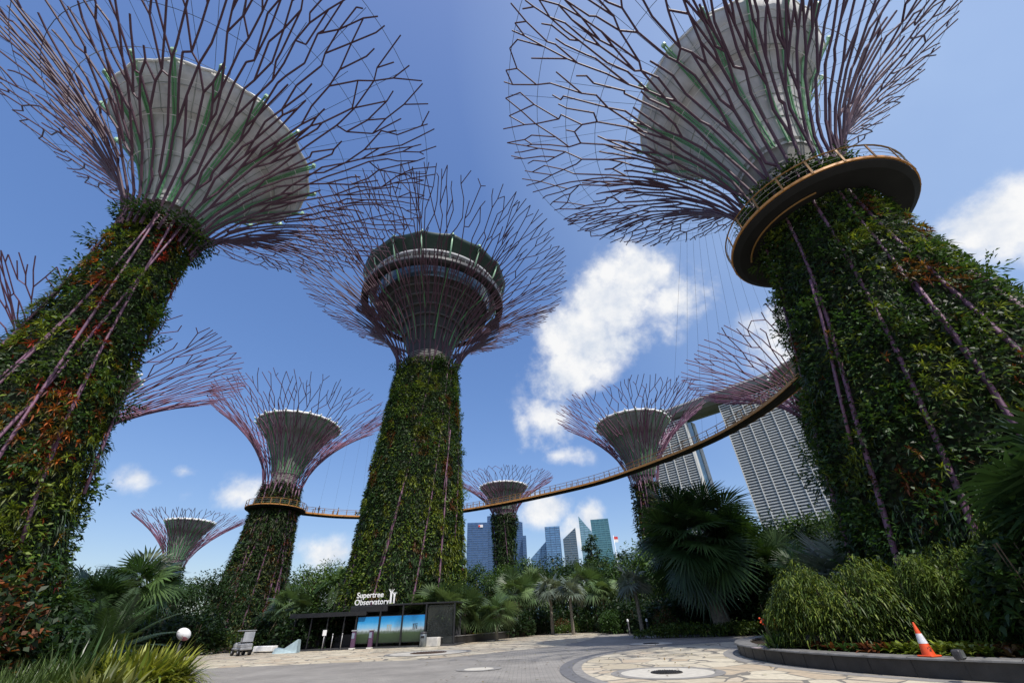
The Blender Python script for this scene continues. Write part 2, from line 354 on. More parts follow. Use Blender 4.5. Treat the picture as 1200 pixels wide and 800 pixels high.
def flag_mat(name, scale, rot=0.):
    """crazy paving: cream flagstones, pale joints with some dark grey stones let in between them"""
    m = bpy.data.materials.new(name); nt, ns, L, p = nodes(m)
    tc = ns.new('ShaderNodeTexCoord'); mp = ns.new('ShaderNodeMapping'); mp.inputs['Rotation'].default_value = (0, 0, rot); mp.inputs['Scale'].default_value = (scale, scale * 1.0, scale)
    L(tc.outputs['Object'], mp.inputs[0])
    def vor(feat):
        v = ns.new('ShaderNodeTexVoronoi'); v.feature = feat; v.inputs['Scale'].default_value = 1.; v.inputs['Randomness'].default_value = .95; L(mp.outputs[0], v.inputs['Vector']); return v
    cell = vor('F1'); edge = vor('DISTANCE_TO_EDGE')
    sep = ns.new('ShaderNodeSeparateColor'); L(cell.outputs['Color'], sep.inputs[0])
    ramp = ns.new('ShaderNodeValToRGB'); L(sep.outputs[0], ramp.inputs[0]); e = ramp.color_ramp.elements
    e[0].position = 0; e[0].color = (.46, .40, .29, 1); e[1].position = 1; e[1].color = (.56, .49, .38, 1)
    for pos, c in ((.3, (.58, .52, .40, 1)), (.55, (.62, .56, .43, 1)), (.8, (.47, .38, .27, 1))): q = e.new(pos); q.color = c
    nz = ns.new('ShaderNodeTexNoise'); nz.inputs['Scale'].default_value = 6; nz.inputs['Detail'].default_value = 8; L(tc.outputs['Object'], nz.inputs['Vector'])
    r = ns.new('ShaderNodeMapRange'); L(nz.outputs[0], r.inputs[0]); r.inputs[1].default_value = .25; r.inputs[2].default_value = .75; r.inputs[3].default_value = .78; r.inputs[4].default_value = 1.15
    s1 = ns.new('ShaderNodeVectorMath'); s1.operation = 'SCALE'; L(ramp.outputs[0], s1.inputs[0]); L(r.outputs[0], s1.inputs['Scale'])
    # joint: width varies with a low noise, so only stretches of it read dark
    n2 = ns.new('ShaderNodeTexNoise'); n2.inputs['Scale'].default_value = .9; n2.inputs['Detail'].default_value = 2; L(tc.outputs['Object'], n2.inputs['Vector'])
    w = ns.new('ShaderNodeMapRange'); L(n2.outputs[0], w.inputs[0]); w.inputs[1].default_value = .42; w.inputs[2].default_value = .62; w.inputs[3].default_value = .015; w.inputs[4].default_value = .055
    lt = ns.new('ShaderNodeMath'); lt.operation = 'LESS_THAN'; L(edge.outputs['Distance'], lt.inputs[0]); L(w.outputs[0], lt.inputs[1])
    mx = ns.new('ShaderNodeMix'); mx.data_type = 'RGBA'; L(lt.outputs[0], mx.inputs[0]); L(s1.outputs[0], mx.inputs[6]); mx.inputs[7].default_value = (.20, .185, .16, 1)
    L(mx.outputs[2], p.inputs['Base Color']); p.inputs['Roughness'].default_value = .7; p.inputs['Specular IOR Level'].default_value = .3
    b = ns.new('ShaderNodeBump'); b.inputs['Strength'].default_value = .3; b.inputs['Distance'].default_value = .01
    mn = ns.new('ShaderNodeMath'); mn.operation = 'MINIMUM'; L(edge.outputs['Distance'], mn.inputs[0]); mn.inputs[1].default_value = .06; L(mn.outputs[0], b.inputs['Height']); L(b.outputs[0], p.inputs['Normal'])
    return m
MT['lawn'] = mat('ground_cover_soil', (.035, .05, .018), .95, 0, .1, .4, .5, .5, 8)
flat('ground', [(-4000, -400), (4000, -400), (4000, 5000), (-4000, 5000)], -.02, MT['lawn'])
# road: grey granite setts
flat('road', [(-60, -30), (60, -30), (60, 62), (20, 52), (14, 64), (10, 84), (2, 90), (-40, 60), (-60, 50)], 0.0, asphalt_mat())
FL = flag_mat('cream_flagstones', .85, .35); FL2 = flag_mat('cream_flagstones_round', .75, 1.1)
pave = [(-48, 26.5), (-30, 28.0), (-19, 28.4), (-10.4, 28.6), (-6.5, 28.2), (-4.0, 29.4), (-.5, 33.3), (3, 37), (6, 45), (9.5, 60), (11.0, 80), (-60, 80), (-60, 40)]
flat('paving', pave, .004, FL)
PC = (20.3, 19.3)
BAND = mat('dark_paving_band', (.15, .15, .155), .7, 0, .3, .2, 4, .2, 30)
BAND2 = mat('grey_paving_band', (.26, .25, .235), .7, 0, .3, .2, 4, .2, 30)
def ring(name, cx, cy, r0, r1, z, m):
    mb = MB(); n = 128; vs = []
    for i in range(n):
        a = 2 * math.pi * i / n
        vs += [(cx + r0 * math.cos(a), cy + r0 * math.sin(a), z), (cx + r1 * math.cos(a), cy + r1 * math.sin(a), z)]
    mb.add(vs, [(2 * i, 2 * i + 1, (2 * i + 3) % (2 * n), (2 * i + 2) % (2 * n)) for i in range(n)]); return tag(mb.build(name, m), kind='structure')
flat('paving', circle_pts(16.6, 18.6, 14.5), .008, FL2)
ring('paving_band', 16.6, 18.6, 14.5, 14.85, .012, BAND2); ring('paving_band', 16.6, 18.6, 14.86, 15.35, .012, BAND)
ring('paving_band', PC[0], PC[1], 11.45, 11.95, .012, BAND2)
PALE = mat('pale_paving_disc', (.56, .53, .46), .65, 0, .3, .12, 5, .1, 30)
RUST = mat('rust_drain', (.13, .085, .06), .7, .3, .4, .3, 6)
def disc(cx, cy, r, grate, r2=0., gm=None):
    ring('paving_band', cx, cy, r, r + .34, .016, BAND2)
    flat('paving', circle_pts(cx, cy, r, 64), .014, PALE)
    if grate:
        mb = MB(); mb.lathe([(r2, .018), (r2, .03), (r2 - .06, .034), (.01, .034)], 32)
        for i in range(-6, 7):
            x = i * r2 / 7; h = math.sqrt(max(0, r2 * r2 * .85 - x * x))
            if h > .1: mb.box((x, 0, .042), (r2 / 14, 2 * h, .014))
        o = mb.build('drain_cover', gm, None, (cx, cy, 0)); return o
t = disc(4.7, 17.35, 1.5, True, .52, mat('dark_drain', (.05, .045, .04), .6, .4, .4, .3, 6)); tag(t, 'small dark round drain cover in the pale disc of the round flagstone terrace', 'drain cover')
t = disc(-6.6, 34.4, 2.6, True, 1.25, RUST); tag(t, 'large rusty brown round drain cover in a pale ring in front of the kiosk', 'drain cover')
disc(-1.95, 21.4, .62, False)
t = disc(8.6, 34.2, 1.4, True, .55, MT['dark']); tag(t, 'dark drain cover in the shaded part of the road', 'drain cover')
# planting soil
flat('planting_bed', circle_pts(-27.5, 18.5, 12.7), .03, MT['soil'])
flat('planting_bed', [(-60, 47), (-33, 51.5), (-22, 46), (-20, 60), (-5, 60), (2, 76), (11, 82), (12, 60), (19, 45), (60, 50), (90, 140), (-100, 160)], .02, MT['soil'])
def soil_mound():
    mb = MB(); mb.lathe([(10.75, .36), (9, .42), (6, .5), (.05, .55)], 64, (PC[0], PC[1], 0)); return tag(mb.build('planting_bed', MT['soil']), kind='structure')
soil_mound()

# ================================================================== SUPERTREES
def interp(tab, z):
    zs = [a for a, b in tab]; rs = [b for a, b in tab]; return np.interp(z, zs, rs)

def canopy_graph(rng, rn, zn, R, H, n0, step, rim_sp, expo=1.9, dead=.12):
    """forking, zig-zagging steel twigs over a trumpet surface; returns {root: [(p, q, r0, r1)]}"""
    us = np.linspace(0, 1, 400); rr = rn + (R - rn) * us ** expo; zz = zn + (H - zn) * us
    al = np.concatenate([[0], np.cumsum(np.hypot(np.diff(rr), np.diff(zz)))]); tot = al[-1]
    def P(th, s, off=0.):
        s = min(max(s, 0), tot * 1.02); u = float(np.interp(s, al, us)); u = u if s <= tot else u + (s - tot) / tot
        r = rn + (R - rn) * u ** expo + off; return (r * math.cos(th), r * math.sin(th), zn + (H - zn) * u), r
    K = int(round(tot / step)); segs = {i: [] for i in range(n0)}; TAU = 2 * math.pi
    act = []                                     # [theta, arc length, root, position]
    for i in range(n0):
        th = TAU * (i + (rng.random() - .5) * .4) / n0; act.append([th, 0., i, P(th, 0)[0]])
    for k in range(1, K + 1):
        s1 = tot * k / K; u = s1 / tot; r1 = P(0, s1)[1]; n = len(act)
        sp = rim_sp * (.60 + .40 * u); wid = TAU * r1 / n
        w0 = 1 - .42 * (k - 1) / K; w1 = 1 - .42 * k / K
        js = lambda: min(tot * 1.012, s1 + step * (rng.random() - .5) * (1.05 if k < K else 1.3))
        cand = []                                # [theta, s, root, start, dead, parent]
        for i, (th, s0, root, pos) in enumerate(act):
            gp = (th - act[i - 1][0]) % TAU * r1; gn = (act[(i + 1) % n][0] - th) % TAU * r1; gp, gn = (min(g_, 2.5 * wid) if g_ < math.pi * r1 else .3 * wid for g_ in (gp, gn)); loc = (gp + gn) / 2; th = th + .42 * (gn - gp) / 2 / r1
            if n > 1 and u > .5 and rng.random() < dead:
                cand.append([th + (rng.random() - .5) * .5 * loc / r1, s0 + step * .5, root, pos, True, i]); continue
            pf = min(.92, max(0., (loc / sp - .95) * 1.5)) if u > .12 else 0.
            if u > .34: pf = max(pf, .36)
            if rng.random() < pf:
                d0, d1 = gp / r1 * (.24 + .2 * rng.random()), gn / r1 * (.24 + .2 * rng.random())
                cand.append([th - d0, js(), root, pos, False, i]); cand.append([th + d1, js(), root, pos, False, i])
            else:
                z = rng.choice((-1, 1)) * (.06 + .34 * u) * min(loc, 1.3 * sp) / r1 * (.5 + rng.random())
                cand.append([th + z, js(), root, pos, False, i])
        live = [c for c in cand if not c[4]]; live.sort(key=lambda c: c[0])
        m = len(live); used = [False] * m; new = []
        for c in cand:
            if c[4]: q, _ = P(c[0], c[1]); segs[c[2]].append((c[3], q, w0, w0 * .9))
        for i, c in enumerate(live):
            if used[i]: continue
            j = (i + 1) % m; gap = (live[j][0] - c[0]) % TAU * r1
            if j > i and not used[j] and live[j][5] != c[5] and u > .42 and gap < .62 * sp and rng.random() < .62:
                th = c[0] + (live[j][0] - c[0]) / 2; s_ = (c[1] + live[j][1]) / 2; q, _ = P(th, s_)
                segs[c[2]].append((c[3], q, w0, w1)); segs[live[j][2]].append((live[j][3], q, w0, w1)); used[i] = used[j] = True; new.append([th, s_, c[2], q])
            else:
                q, _ = P(c[0], c[1]); segs[c[2]].append((c[3], q, w0, w1)); used[i] = True; new.append([c[0], c[1], c[2], q])
        new.sort(key=lambda c: c[0]); act = new
    return segs, P, tot

def trunk_foliage(rng, prof, z0, z1, az_view, leaf, dens, palette, bulge=.35, clumps=0):
    """planted panels: small leaves everywhere, patches of bromeliads, ferns and shrubs in streaks"""
    LV = Leaves(); zc = np.linspace(z0, z1, 60); rc = interp(prof, zc); area = float(np.sum(2 * math.pi * rc) * (z1 - z0) / 60)
    cdf = np.cumsum(rc); cdf = cdf / cdf[-1]
    K = int(min(700, area / (1.5 + 4. * leaf))) + 8
    ps_t = rng.uniform(0, 2 * math.pi, K); ps_z = np.interp(rng.random(K), cdf, zc); kind = rng.choice(len(palette), K, p=[p['w'] / sum(x['w'] for x in palette) for p in palette]); pb = rng.uniform(-.5, 1, K) * bulge
    def sample(n):
        th = rng.uniform(0, 2 * math.pi, n); z = np.interp(rng.random(n), cdf, zc)
        d = np.abs((th - math.radians(90 - az_view)) % (2 * math.pi) - math.pi)   # 0 = the side towards the place the photo was taken from
        keep = (d < 2.0) | (rng.random(n) < .4)
        return th[keep], z[keep]
    def patch(th, z):
        r = interp(prof, z); best = np.full(len(th), 1e9); bi = np.zeros(len(th), int)
        for k in range(K):
            dt = np.abs((th - ps_t[k] + math.pi) % (2 * math.pi) - math.pi) * r; dd = dt * dt * 1.7 + (z - ps_z[k]) ** 2 * .5
            m = dd < best; best[m] = dd[m]; bi[m] = k
        return bi
    UP = np.array([0, 0, 1.])
    def frame(th, z, r):
        o = np.stack([np.cos(th), np.sin(th), np.zeros_like(th)], 1); p = o * r[:, None]; p[:, 2] = z
        return o, np.stack([-np.sin(th), np.cos(th), np.zeros_like(th)], 1), p
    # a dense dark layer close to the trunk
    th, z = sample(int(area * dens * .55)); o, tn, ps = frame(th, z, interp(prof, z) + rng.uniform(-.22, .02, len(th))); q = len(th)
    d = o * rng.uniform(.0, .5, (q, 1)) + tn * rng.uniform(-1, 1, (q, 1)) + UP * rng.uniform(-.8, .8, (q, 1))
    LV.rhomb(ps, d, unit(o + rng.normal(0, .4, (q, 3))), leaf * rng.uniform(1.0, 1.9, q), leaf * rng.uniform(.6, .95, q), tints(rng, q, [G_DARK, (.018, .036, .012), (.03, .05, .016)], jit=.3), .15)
    n = int(area * dens); th, z = sample(n); bi = patch(th, z); kk = kind[bi].copy(); mixm = rng.random(len(th)) < .30; kk[mixm] = rng.choice(len(palette), mixm.sum(), p=[p['w'] / sum(x['w'] for x in palette) for p in palette])
    o_, t_, p_ = frame(th, z, interp(prof, z) + pb[bi] + rng.uniform(-.16, .18, len(th)) * (1 + bulge))
    for ki, p in enumerate(palette):
        m = kk == ki
        if not m.any(): continue
        q = m.sum(); o, tn, ps = o_[m], t_[m], p_[m]
        if p['form'] == 'ros':
            sel = rng.random(q) < .20; o, tn, ps = o[sel], tn[sel], ps[sel]; q = len(ps)
            T = tints(rng, q, p['c'], jit=.4); nl = 8; sz = leaf * rng.uniform(1.1, 2.2, q) * p.get('s', 1)
            for j in range(nl):
                a = 2 * math.pi * j / nl + rng.uniform(0, .7, q); el = rng.uniform(.25, .8, q)
                d = o * np.sin(el)[:, None] + (tn * np.cos(a)[:, None] + UP * np.sin(a)[:, None]) * np.cos(el)[:, None] + np.array([0, 0, .25])
                LV.strap(ps, d, sz * rng.uniform(.8, 1.2, q), leaf * .30, T * rng.uniform(.65, 1.25, (q, 1)), .35, 2)
        elif p['form'] == 'fern':
            d = o * rng.uniform(.4, 1.1, (q, 1)) + tn * rng.uniform(-.7, .7, (q, 1)) + UP * rng.uniform(-.7, .5, (q, 1))
            LV.strap(ps, d, leaf * rng.uniform(1.2, 2.4, q) * p.get('s', 1), leaf * .26, tints(rng, q, p['c'], jit=.3), .7, 2)
        else:
            d = o * rng.uniform(.3, 1.2, (q, 1)) + tn * rng.uniform(-1, 1, (q, 1)) + UP * rng.uniform(-.55, .75, (q, 1))
            nn = unit(o + np.array([0, 0, .9]) + rng.normal(0, .45, (q, 3)))
            LV.rhomb(ps, d, nn, leaf * rng.uniform(.7, 1.5, q) * p.get('s', 1), leaf * rng.uniform(.4, .75, q) * p.get('s', 1), tints(rng, q, p['c'], jit=.3), .18)
    # shrubs that stand out from the wall and break its outline
    for i in range(clumps):
        th, z = sample(1)
        if not len(th): continue
        if i % 4 == 0: z = np.array([z1 - .8 * rng.random()])
        R0 = float(interp(prof, z[0])); rad = rng.uniform(.35, .95); n = int(90 * rad); c = np.array([math.cos(th[0]) * (R0 + rad * .5), math.sin(th[0]) * (R0 + rad * .5), z[0]]); s_ = sph(rng, n)
        P = c + s_ * rad * rng.random((n, 1)) ** .4 * np.array([1, 1, .8]); T = tints(rng, 1, [G_MID, (.03, .07, .018), (.07, .12, .025), G_DARK], jit=.2)
        LV.rhomb(P, s_ + np.array([math.cos(th[0]), math.sin(th[0]), -.2]) * .5 + rng.normal(0, .4, (n, 3)), unit(s_ + UP), leaf * rng.uniform(.8, 1.5, n), leaf * .6, T * rng.uniform(.75, 1.3, (n, 1)), .2)
        m = max(4, int(rad * 9)); ex = unit(c * [1, 1, 0]) * .5 + np.array([0, 0, 1.]) * rng.uniform(-.6, .9, (m, 1)) + rng.normal(0, .5, (m, 3))
        for k in range(5): LV.rhomb(c + unit(ex) * rad * (.65 + .14 * k), ex + rng.normal(0, .7, (m, 3)), unit(rng.normal(0, .3, (m, 3)) + UP), leaf, leaf * .55, T, .2)
    return LV
PAL_L = [dict(w=.30, form='leaf', c=[G_DARK, G_MID]), dict(w=.14, form='fern', c=[G_GREY, G_MID]), dict(w=.10, form='ros', c=[C_ORG, C_RUST, (.20, .12, .02), (.12, .13, .02)]), dict(w=.22, form='ros', c=[G_YEL, (.10, .14, .02)]),
         dict(w=.16, form='leaf', c=[(.12, .17, .02), (.07, .13, .02)], s=1.2), dict(w=.07, form='ros', c=[C_RED, C_RED, C_RUST])]
PAL_R = [dict(w=.40, form='leaf', c=[G_DARK, G_MID]), dict(w=.14, form='fern', c=[G_GREY, G_MID]), dict(w=.05, form='ros', c=[C_RUST, (.16, .08, .02)], s=.8), dict(w=.19, form='ros', c=[G_YEL, (.09, .13, .02)]),
         dict(w=.22, form='leaf', c=[(.09, .13, .02), G_MID], s=1.2)]
PAL_C = [dict(w=.36, form='leaf', c=[G_DARK, G_MID, (.03, .07, .02)]), dict(w=.14, form='fern', c=[G_MID, G_DARK]), dict(w=.19, form='ros', c=[(.12, .16, .02), G_YEL]), dict(w=.25, form='leaf', c=[(.13, .18, .02), (.08, .14, .02)]), dict(w=.06, form='ros', c=[C_RUST, (.12, .08, .02)])]
PAL_F = [dict(w=.40, form='leaf', c=[G_DARK, G_MID]), dict(w=.20, form='fern', c=[(.06, .07, .03), G_MID]), dict(w=.22, form='leaf', c=[(.08, .11, .02), (.10, .10, .03)]), dict(w=.18, form='ros', c=[C_RUST, (.10, .09, .03)])]
PAL_D = [dict(w=.8, form='leaf', c=[G_DARK, G_MID]), dict(w=.2, form='fern', c=[G_MID, G_DARK])]

def dish_part(root, z0, r0, z1, r1, nr, body, near, seed, rib_w=.24):
    """the flared concrete bowl in the canopy with its green ribs"""
    us = [0, .08, .18, .3, .42, .54, .66, .665, .78, .9, 1.0]
    def pr(u): return r0 + (r1 - r0) * (.35 * u + .65 * u ** 1.75), z0 + (z1 - z0) * (1.12 * u - .12 * u * u * u)
    prof = [pr(u) for u in us]
    prof = [(r + (.26 if u > .66 else 0), z) for (r, z), u in zip(prof, us)]
    inner = [(r - .25, z + .1) for r, z in prof[::-1]]
    pw = 2 * math.pi / nr
    def mod(a, j):
        k = min(j, len(prof) + len(inner) - 1 - j); f = max(0, (k - 6) / 4); x = ((a + pw / 2) % pw) / pw - .5
        return 1 - f * .035 * (.5 + .5 * math.cos(2 * math.pi * x)) * .0 - f * .03 * (1 - abs(2 * x))
    d = MB(); d.lathe(prof + inner, nr * 4, mod=lambda a, j: mod(a, j)); dish = d.build('dish', body, root)
    rim = MB(); rim.tube([((r1 * mod(2 * math.pi * i / (nr * 4), 10) + .12) * math.cos(2 * math.pi * i / (nr * 4)), (r1 * mod(2 * math.pi * i / (nr * 4), 10) + .12) * math.sin(2 * math.pi * i / (nr * 4)), z1 + .04) for i in range(nr * 4)], .17 if near else .3, 6, closed=True)
    rim.build('rim', MT['dishrim'], dish)
    if near:
        sm = MB()
        for u in (.2, .36, .5, .67, .84):
            r, z = pr(u); r += .015 + (.26 if u > .66 else 0); sm.tube([(r * math.cos(2 * math.pi * i / 96), r * math.sin(2 * math.pi * i / 96), z - .02) for i in range(96)], .03, 4, closed=True)
        for k in range(nr):
            a = 2 * math.pi * k / nr; pts = [((r + .015) * math.cos(a) * (mod(a, j) if j > 6 else 1), (r + .015) * math.sin(a) * (mod(a, j) if j > 6 else 1), z - .02) for j, (r, z) in enumerate(prof)]; sm.tube(pts, .025, 4)
        sm.build('panel_seam', MT['dishgrey'], dish)
    for k in range(nr):
        a = 2 * math.pi * (k + .5) / nr; ca, sa = math.cos(a), math.sin(a); b = MB(); pts = []
        for u in np.linspace(0, 1.03, 9):
            r, z = pr(u); pts.append(((r + .16 + (.26 if u > .66 else 0)) * ca, (r + .16 + (.26 if u > .66 else 0)) * sa, z - .10))
        for sgn in (-1, 1):
            off = rib_w * .38 * sgn; b.tube([(p[0] - sa * off, p[1] + ca * off, p[2]) for p in pts], rib_w * .28, 5)
        b.cur = 1; e = pts[-1]; b.box((e[0], e[1], e[2] + .12), (.30, rib_w * 1.5, .42 if near else .3), a, .08)
        b.build('rib', [MT['rib'], MT['ribend'] if near else MT['dishrim']], dish)
    return dish

def supertree(label, loc, prof, zf, neck, canopy, dish, view, leaf, dens, pal, n0, step, rim_sp, rad, seed, struts, strut_r, near=False, bulge=.35, dish_mat='dish', nr=16, sides=5, cables=0, group='supertrees of steel and planted trunks', expo=1.9, clumps=0):
    rng = np.random.default_rng(seed); rr = random.Random(seed)
    root = empty('supertree', (loc[0], loc[1], 0), 0, label, 'supertree', group)
    zn, rn = neck; H, R = canopy
    # trunk core
    zs = [z for z, r in prof]; core = MB(); core.lathe([(interp(prof, z) - .32, z) for z in np.linspace(-.1, zf, 24)] + [(interp(prof, zf) - .9, zf + .4)], 40); trunk = core.build('trunk', MT['core'], root)
    nk = MB(); top = dish[0] + .5 if dish else zn + 3; nk.lathe([(interp(prof, zf) * .72, zf - .3), (interp(prof, zf) * .62, (zf + top) / 2), ((dish[1] if dish else 3) + .15, top)], 32)
    for i in range(9):
        z = zf + (top - zf) * (i + .5) / 9; nk.lathe([(interp(prof, zf) * .75, z), (interp(prof, zf) * .75, z + .12)], 24)
    nk.build('neck', MT['neck'], root)
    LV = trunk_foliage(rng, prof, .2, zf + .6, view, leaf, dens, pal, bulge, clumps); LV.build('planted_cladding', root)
    # canopy
    segs, P, tot = canopy_graph(rr, rn, zn, R, H, n0, step, rim_sp, expo)
    for i in range(n0):
        if not segs[i]: continue
        mb = MB()
        for p, q, w0, w1 in segs[i]: mb.tube([p, q], [rad * w0, rad * w1], sides, cap=False)
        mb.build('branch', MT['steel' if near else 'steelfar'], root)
    # struts over the planted trunk
    for k in range(struts):
        th0 = 2 * math.pi * (k + rr.uniform(-.25, .25)) / struts; tw = rr.choice((-1, 1)) * rr.uniform(.25, .75); ph = rr.uniform(-.16, .20)
        zb = 0 if rr.random() < .7 else rr.uniform(0, zn * .4); pts = []; q = 9
        for j in range(q + 1):
            f = j / q; z = zb + (zn + 1.2 - zb) * f; r_ = (interp(prof, z) + ph + bulge * .35) * (1 - f ** 3) + (rn + .1) * f ** 3; th = th0 + tw * f
            pts.append((r_ * math.cos(th), r_ * math.sin(th), z))
        MB().tube(pts, [strut_r * (1.1 - .3 * j / q) for j in range(q + 1)], 7).build('strut', MT['strut'], root)
        if near and k % 2 == 0:
            j = rr.randint(4, 6); a = pts[j]; d2 = -tw * rr.uniform(.3, .6); p2 = []
            for f in np.linspace(0, 1, 5):
                z = a[2] * (1 - f) + .2 * f * 0 + (a[2] - 9) * f * 1.0 if a[2] > 10 else a[2] * (1 - f); th = th0 + tw * j / q + d2 * f; r_ = interp(prof, z) + ph + bulge * .35
                p2.append((r_ * math.cos(th), r_ * math.sin(th), z))
            MB().tube(p2, strut_r * .75, 6).build('strut', MT['strut'], root)
    if dish: dish_part(root, *dish, nr, MT[dish_mat], near, seed, .26 if near else .22)
    # ring cables and stays
    for k in range(cables):
        f = .30 + .68 * k / max(1, cables - 1); s = tot * f; mb = MB()
        mb.tube([P(2 * math.pi * i / 72, s, -.12)[0] for i in range(72)], .022, 4, closed=True); mb.build('ring_cable', MT['cable'] if f < .6 else MT['darkcable'], root)
    if cables and dish:
        mb = MB()
        for i in range(48):
            a = 2 * math.pi * i / 48; mb.tube([(dish[3] * math.cos(a), dish[3] * math.sin(a), dish[2] + .2), P(a, tot * (.8 if i % 2 else .97), 0)[0]], .018, 4, cap=False)
        mb.build('stay_cable', MT['darkcable'], root)
        for f in (.35, .6, .85):
            r_, z_ = dish[1] + (dish[3] - dish[1]) * (.35 * f + .65 * f ** 1.75) + .75, dish[0] + (dish[2] - dish[0]) * (1.12 * f - .12 * f ** 3) - .35
            MB().tube([(r_ * math.cos(2 * math.pi * i / 64), r_ * math.sin(2 * math.pi * i / 64), z_) for i in range(64)], .035, 4, closed=True).build('ring_cable', MT['dishrim'], root)
    return root, segs, P, tot

TL, TR, TC, T2 = (-25.6, 19.0), (20.6, 18.0), (-13.9, 55.3), (-50.3, 86.3)
# near left
supertree('nearest supertree on the left, orange and red bromeliads on its trunk, pale ribbed dish', TL,
          [(0, 5.8), (4, 4.4), (6, 3.7), (9, 3.15), (14, 2.5), (17, 2.25), (22, 2.0), (25, 1.85), (28, 1.8)], 25.5, (24.5, 2.2), (40.5, 18.6), (27.5, 1.9, 36.6, 7.35), -53, .21, 74, PAL_L,
          32, 1.75, .95, .096, 11, 13, .075, True, .3, cables=7, clumps=130)
# near right
supertree('nearest supertree at the right edge, its planted trunk wearing the amber ring of the skyway', TR,
          [(0, 6.6), (4, 5.9), (9, 5.2), (13.5, 4.3), (18, 3.6), (20, 3.3), (25, 3.0), (28, 2.9)], 24.4, (23.6, 3.1), (44.0, 20.5), (28.5, 2.6, 40.2, 7.65), 49, .21, 74, PAL_R,
          32, 1.85, 1.0, .108, 23, 16, .10, True, .35, cables=7, clumps=170)
# centre: the observatory tree
ctree, csegs, cP, ctot = supertree('tallest supertree in the middle with a round glazed observatory and scalloped dark roof on top', TC,
          [(0, 7.4), (8.8, 6.5), (17.7, 5.95), (27.8, 5.15), (34.5, 4.6), (37.9, 4.4), (40.2, 4.3)], 34.4, (34.2, 4.6), (53.7, 24.4), None, -14, .28, 42, PAL_C,
          34, 2.0, 1.05, .108, 37, 14, .10, True, .25, clumps=60)
def observatory(tree):
    root = empty('observatory', (0, 0, -0.19)); root.parent = tree; root.scale = (1.12,) * 3
    b = MB(); b.lathe([(3.0, 32.5), (3.1, 35), (3.7, 37.2), (4.4, 38.6), (4.4, 38.9), (5.2, 39.8), (5.25, 40.1), (6.2, 40.8), (6.25, 41.1), (7.4, 41.6), (7.45, 41.9), (8.6, 42.2)], 64); b.build('cone_soffit', MT['darkgrey'], root)
    for r_, z_ in ((3.75, 37.2), (4.6, 38.75), (5.4, 39.95), (6.4, 40.95), (7.6, 41.75)): MB().lathe([(r_ - .2, z_ - .1), (r_ + .12, z_ - .16), (r_ + .14, z_ + .1), (r_ - .2, z_ + .14)], 64).build('ring_band', MT['band'], root)
    b = MB(); b.lathe([(8.6, 42.2), (9.0, 43.6), (9.3, 45.1)], 64); g = b.build('window_band', MT['glass'], root)
    m = MB()
    for k in range(32): a = 2 * math.pi * k / 32; m.tube([(8.65 * math.cos(a), 8.65 * math.sin(a), 42.2), (9.35 * math.cos(a), 9.35 * math.sin(a), 45.1)], .05, 4)
    for r_, z_ in ((8.66, 42.2), (9.36, 45.05)): m.tube([(r_ * math.cos(2 * math.pi * i / 64), r_ * math.sin(2 * math.pi * i / 64), z_) for i in range(64)], .05, 4, closed=True)
    m.build('mullions', MT['dark'], g)
    MB().lathe([(9.3, 45.1), (10.4, 45.3), (10.5, 45.7), (9.4, 45.8)], 64).build('eave', MT['soffit'], root)
    MB().lathe([(10.05, 42.85), (11.15, 42.95), (11.2, 43.65), (11.05, 43.65), (11.0, 43.2), (10.05, 43.15)], 72, close=True).build('walkway_ring', MT['dark'], root)
    rl = MB()
    rl.tube([(11.15 * math.cos(2 * math.pi * i / 64), 11.15 * math.sin(2 * math.pi * i / 64), 44.2) for i in range(64)], .05, 5, closed=True)
    for k in range(64): a = 2 * math.pi * k / 64; rl.tube([(11.15 * math.cos(a), 11.15 * math.sin(a), 43.5), (11.15 * math.cos(a), 11.15 * math.sin(a), 44.2)], .03, 4)
    rl.build('handrail', MT['cable'], root)
    n = 16
    for k in range(n):
        a = 2 * math.pi * (k + .5) / n; h = math.pi / n; vs = []; J = 6; I = 8
        for j in range(J + 1):
            v = j / J
            for i in range(I + 1):
                x = -1 + 2 * i / I; r = 9.3 + (2.15 + .16 * x * x) * v; z = 45.8 + (2.25 + .30 * x * x) * v ** .85 - .15 * math.sin(math.pi * v) * (1 - x * x)
                vs.append((r * math.cos(a + x * h * .995), r * math.sin(a + x * h * .995), z))
        fs = [(j * (I + 1) + i, j * (I + 1) + i + 1, (j + 1) * (I + 1) + i + 1, (j + 1) * (I + 1) + i) for j in range(J) for i in range(I)]
        b = MB(); b.add(vs, fs, True); o = b.build('roof_petal', MT['roofgreen'], root)
        s = o.modifiers.new('thick', 'SOLIDIFY'); s.thickness = .18
        a2 = 2 * math.pi * k / n; ca, sa = math.cos(a2), math.sin(a2); b = MB(); pts = []
        for r, z in ((3.35, 35.2), (3.95, 37.2), (4.75, 38.7), (6.6, 40.8), (8.8, 42.1), (9.8, 43.6)): pts.append((r * ca, r * sa, z - .12))
        b.tube(pts, .11, 5); b.cur = 1; b.tube([(9.9 * ca, 9.9 * sa, 43.5), (10.9 * ca, 10.9 * sa, 46.4), (11.5 * ca, 11.5 * sa, 48.6)], .13, 6); b.tube([(11.5 * ca, 11.5 * sa, 48.6), (11.0 * ca, 11.0 * sa, 48.9)], .16, 6)
        b.build('rib', [MT['rib'], MT['ribend']], root)
    b = MB(); b.lathe([(9.3, 45.9), (8.0, 46.6), (.1, 47.2)], 48); b.build('roof_deck', MT['darkgrey'], root)
observatory(ctree)
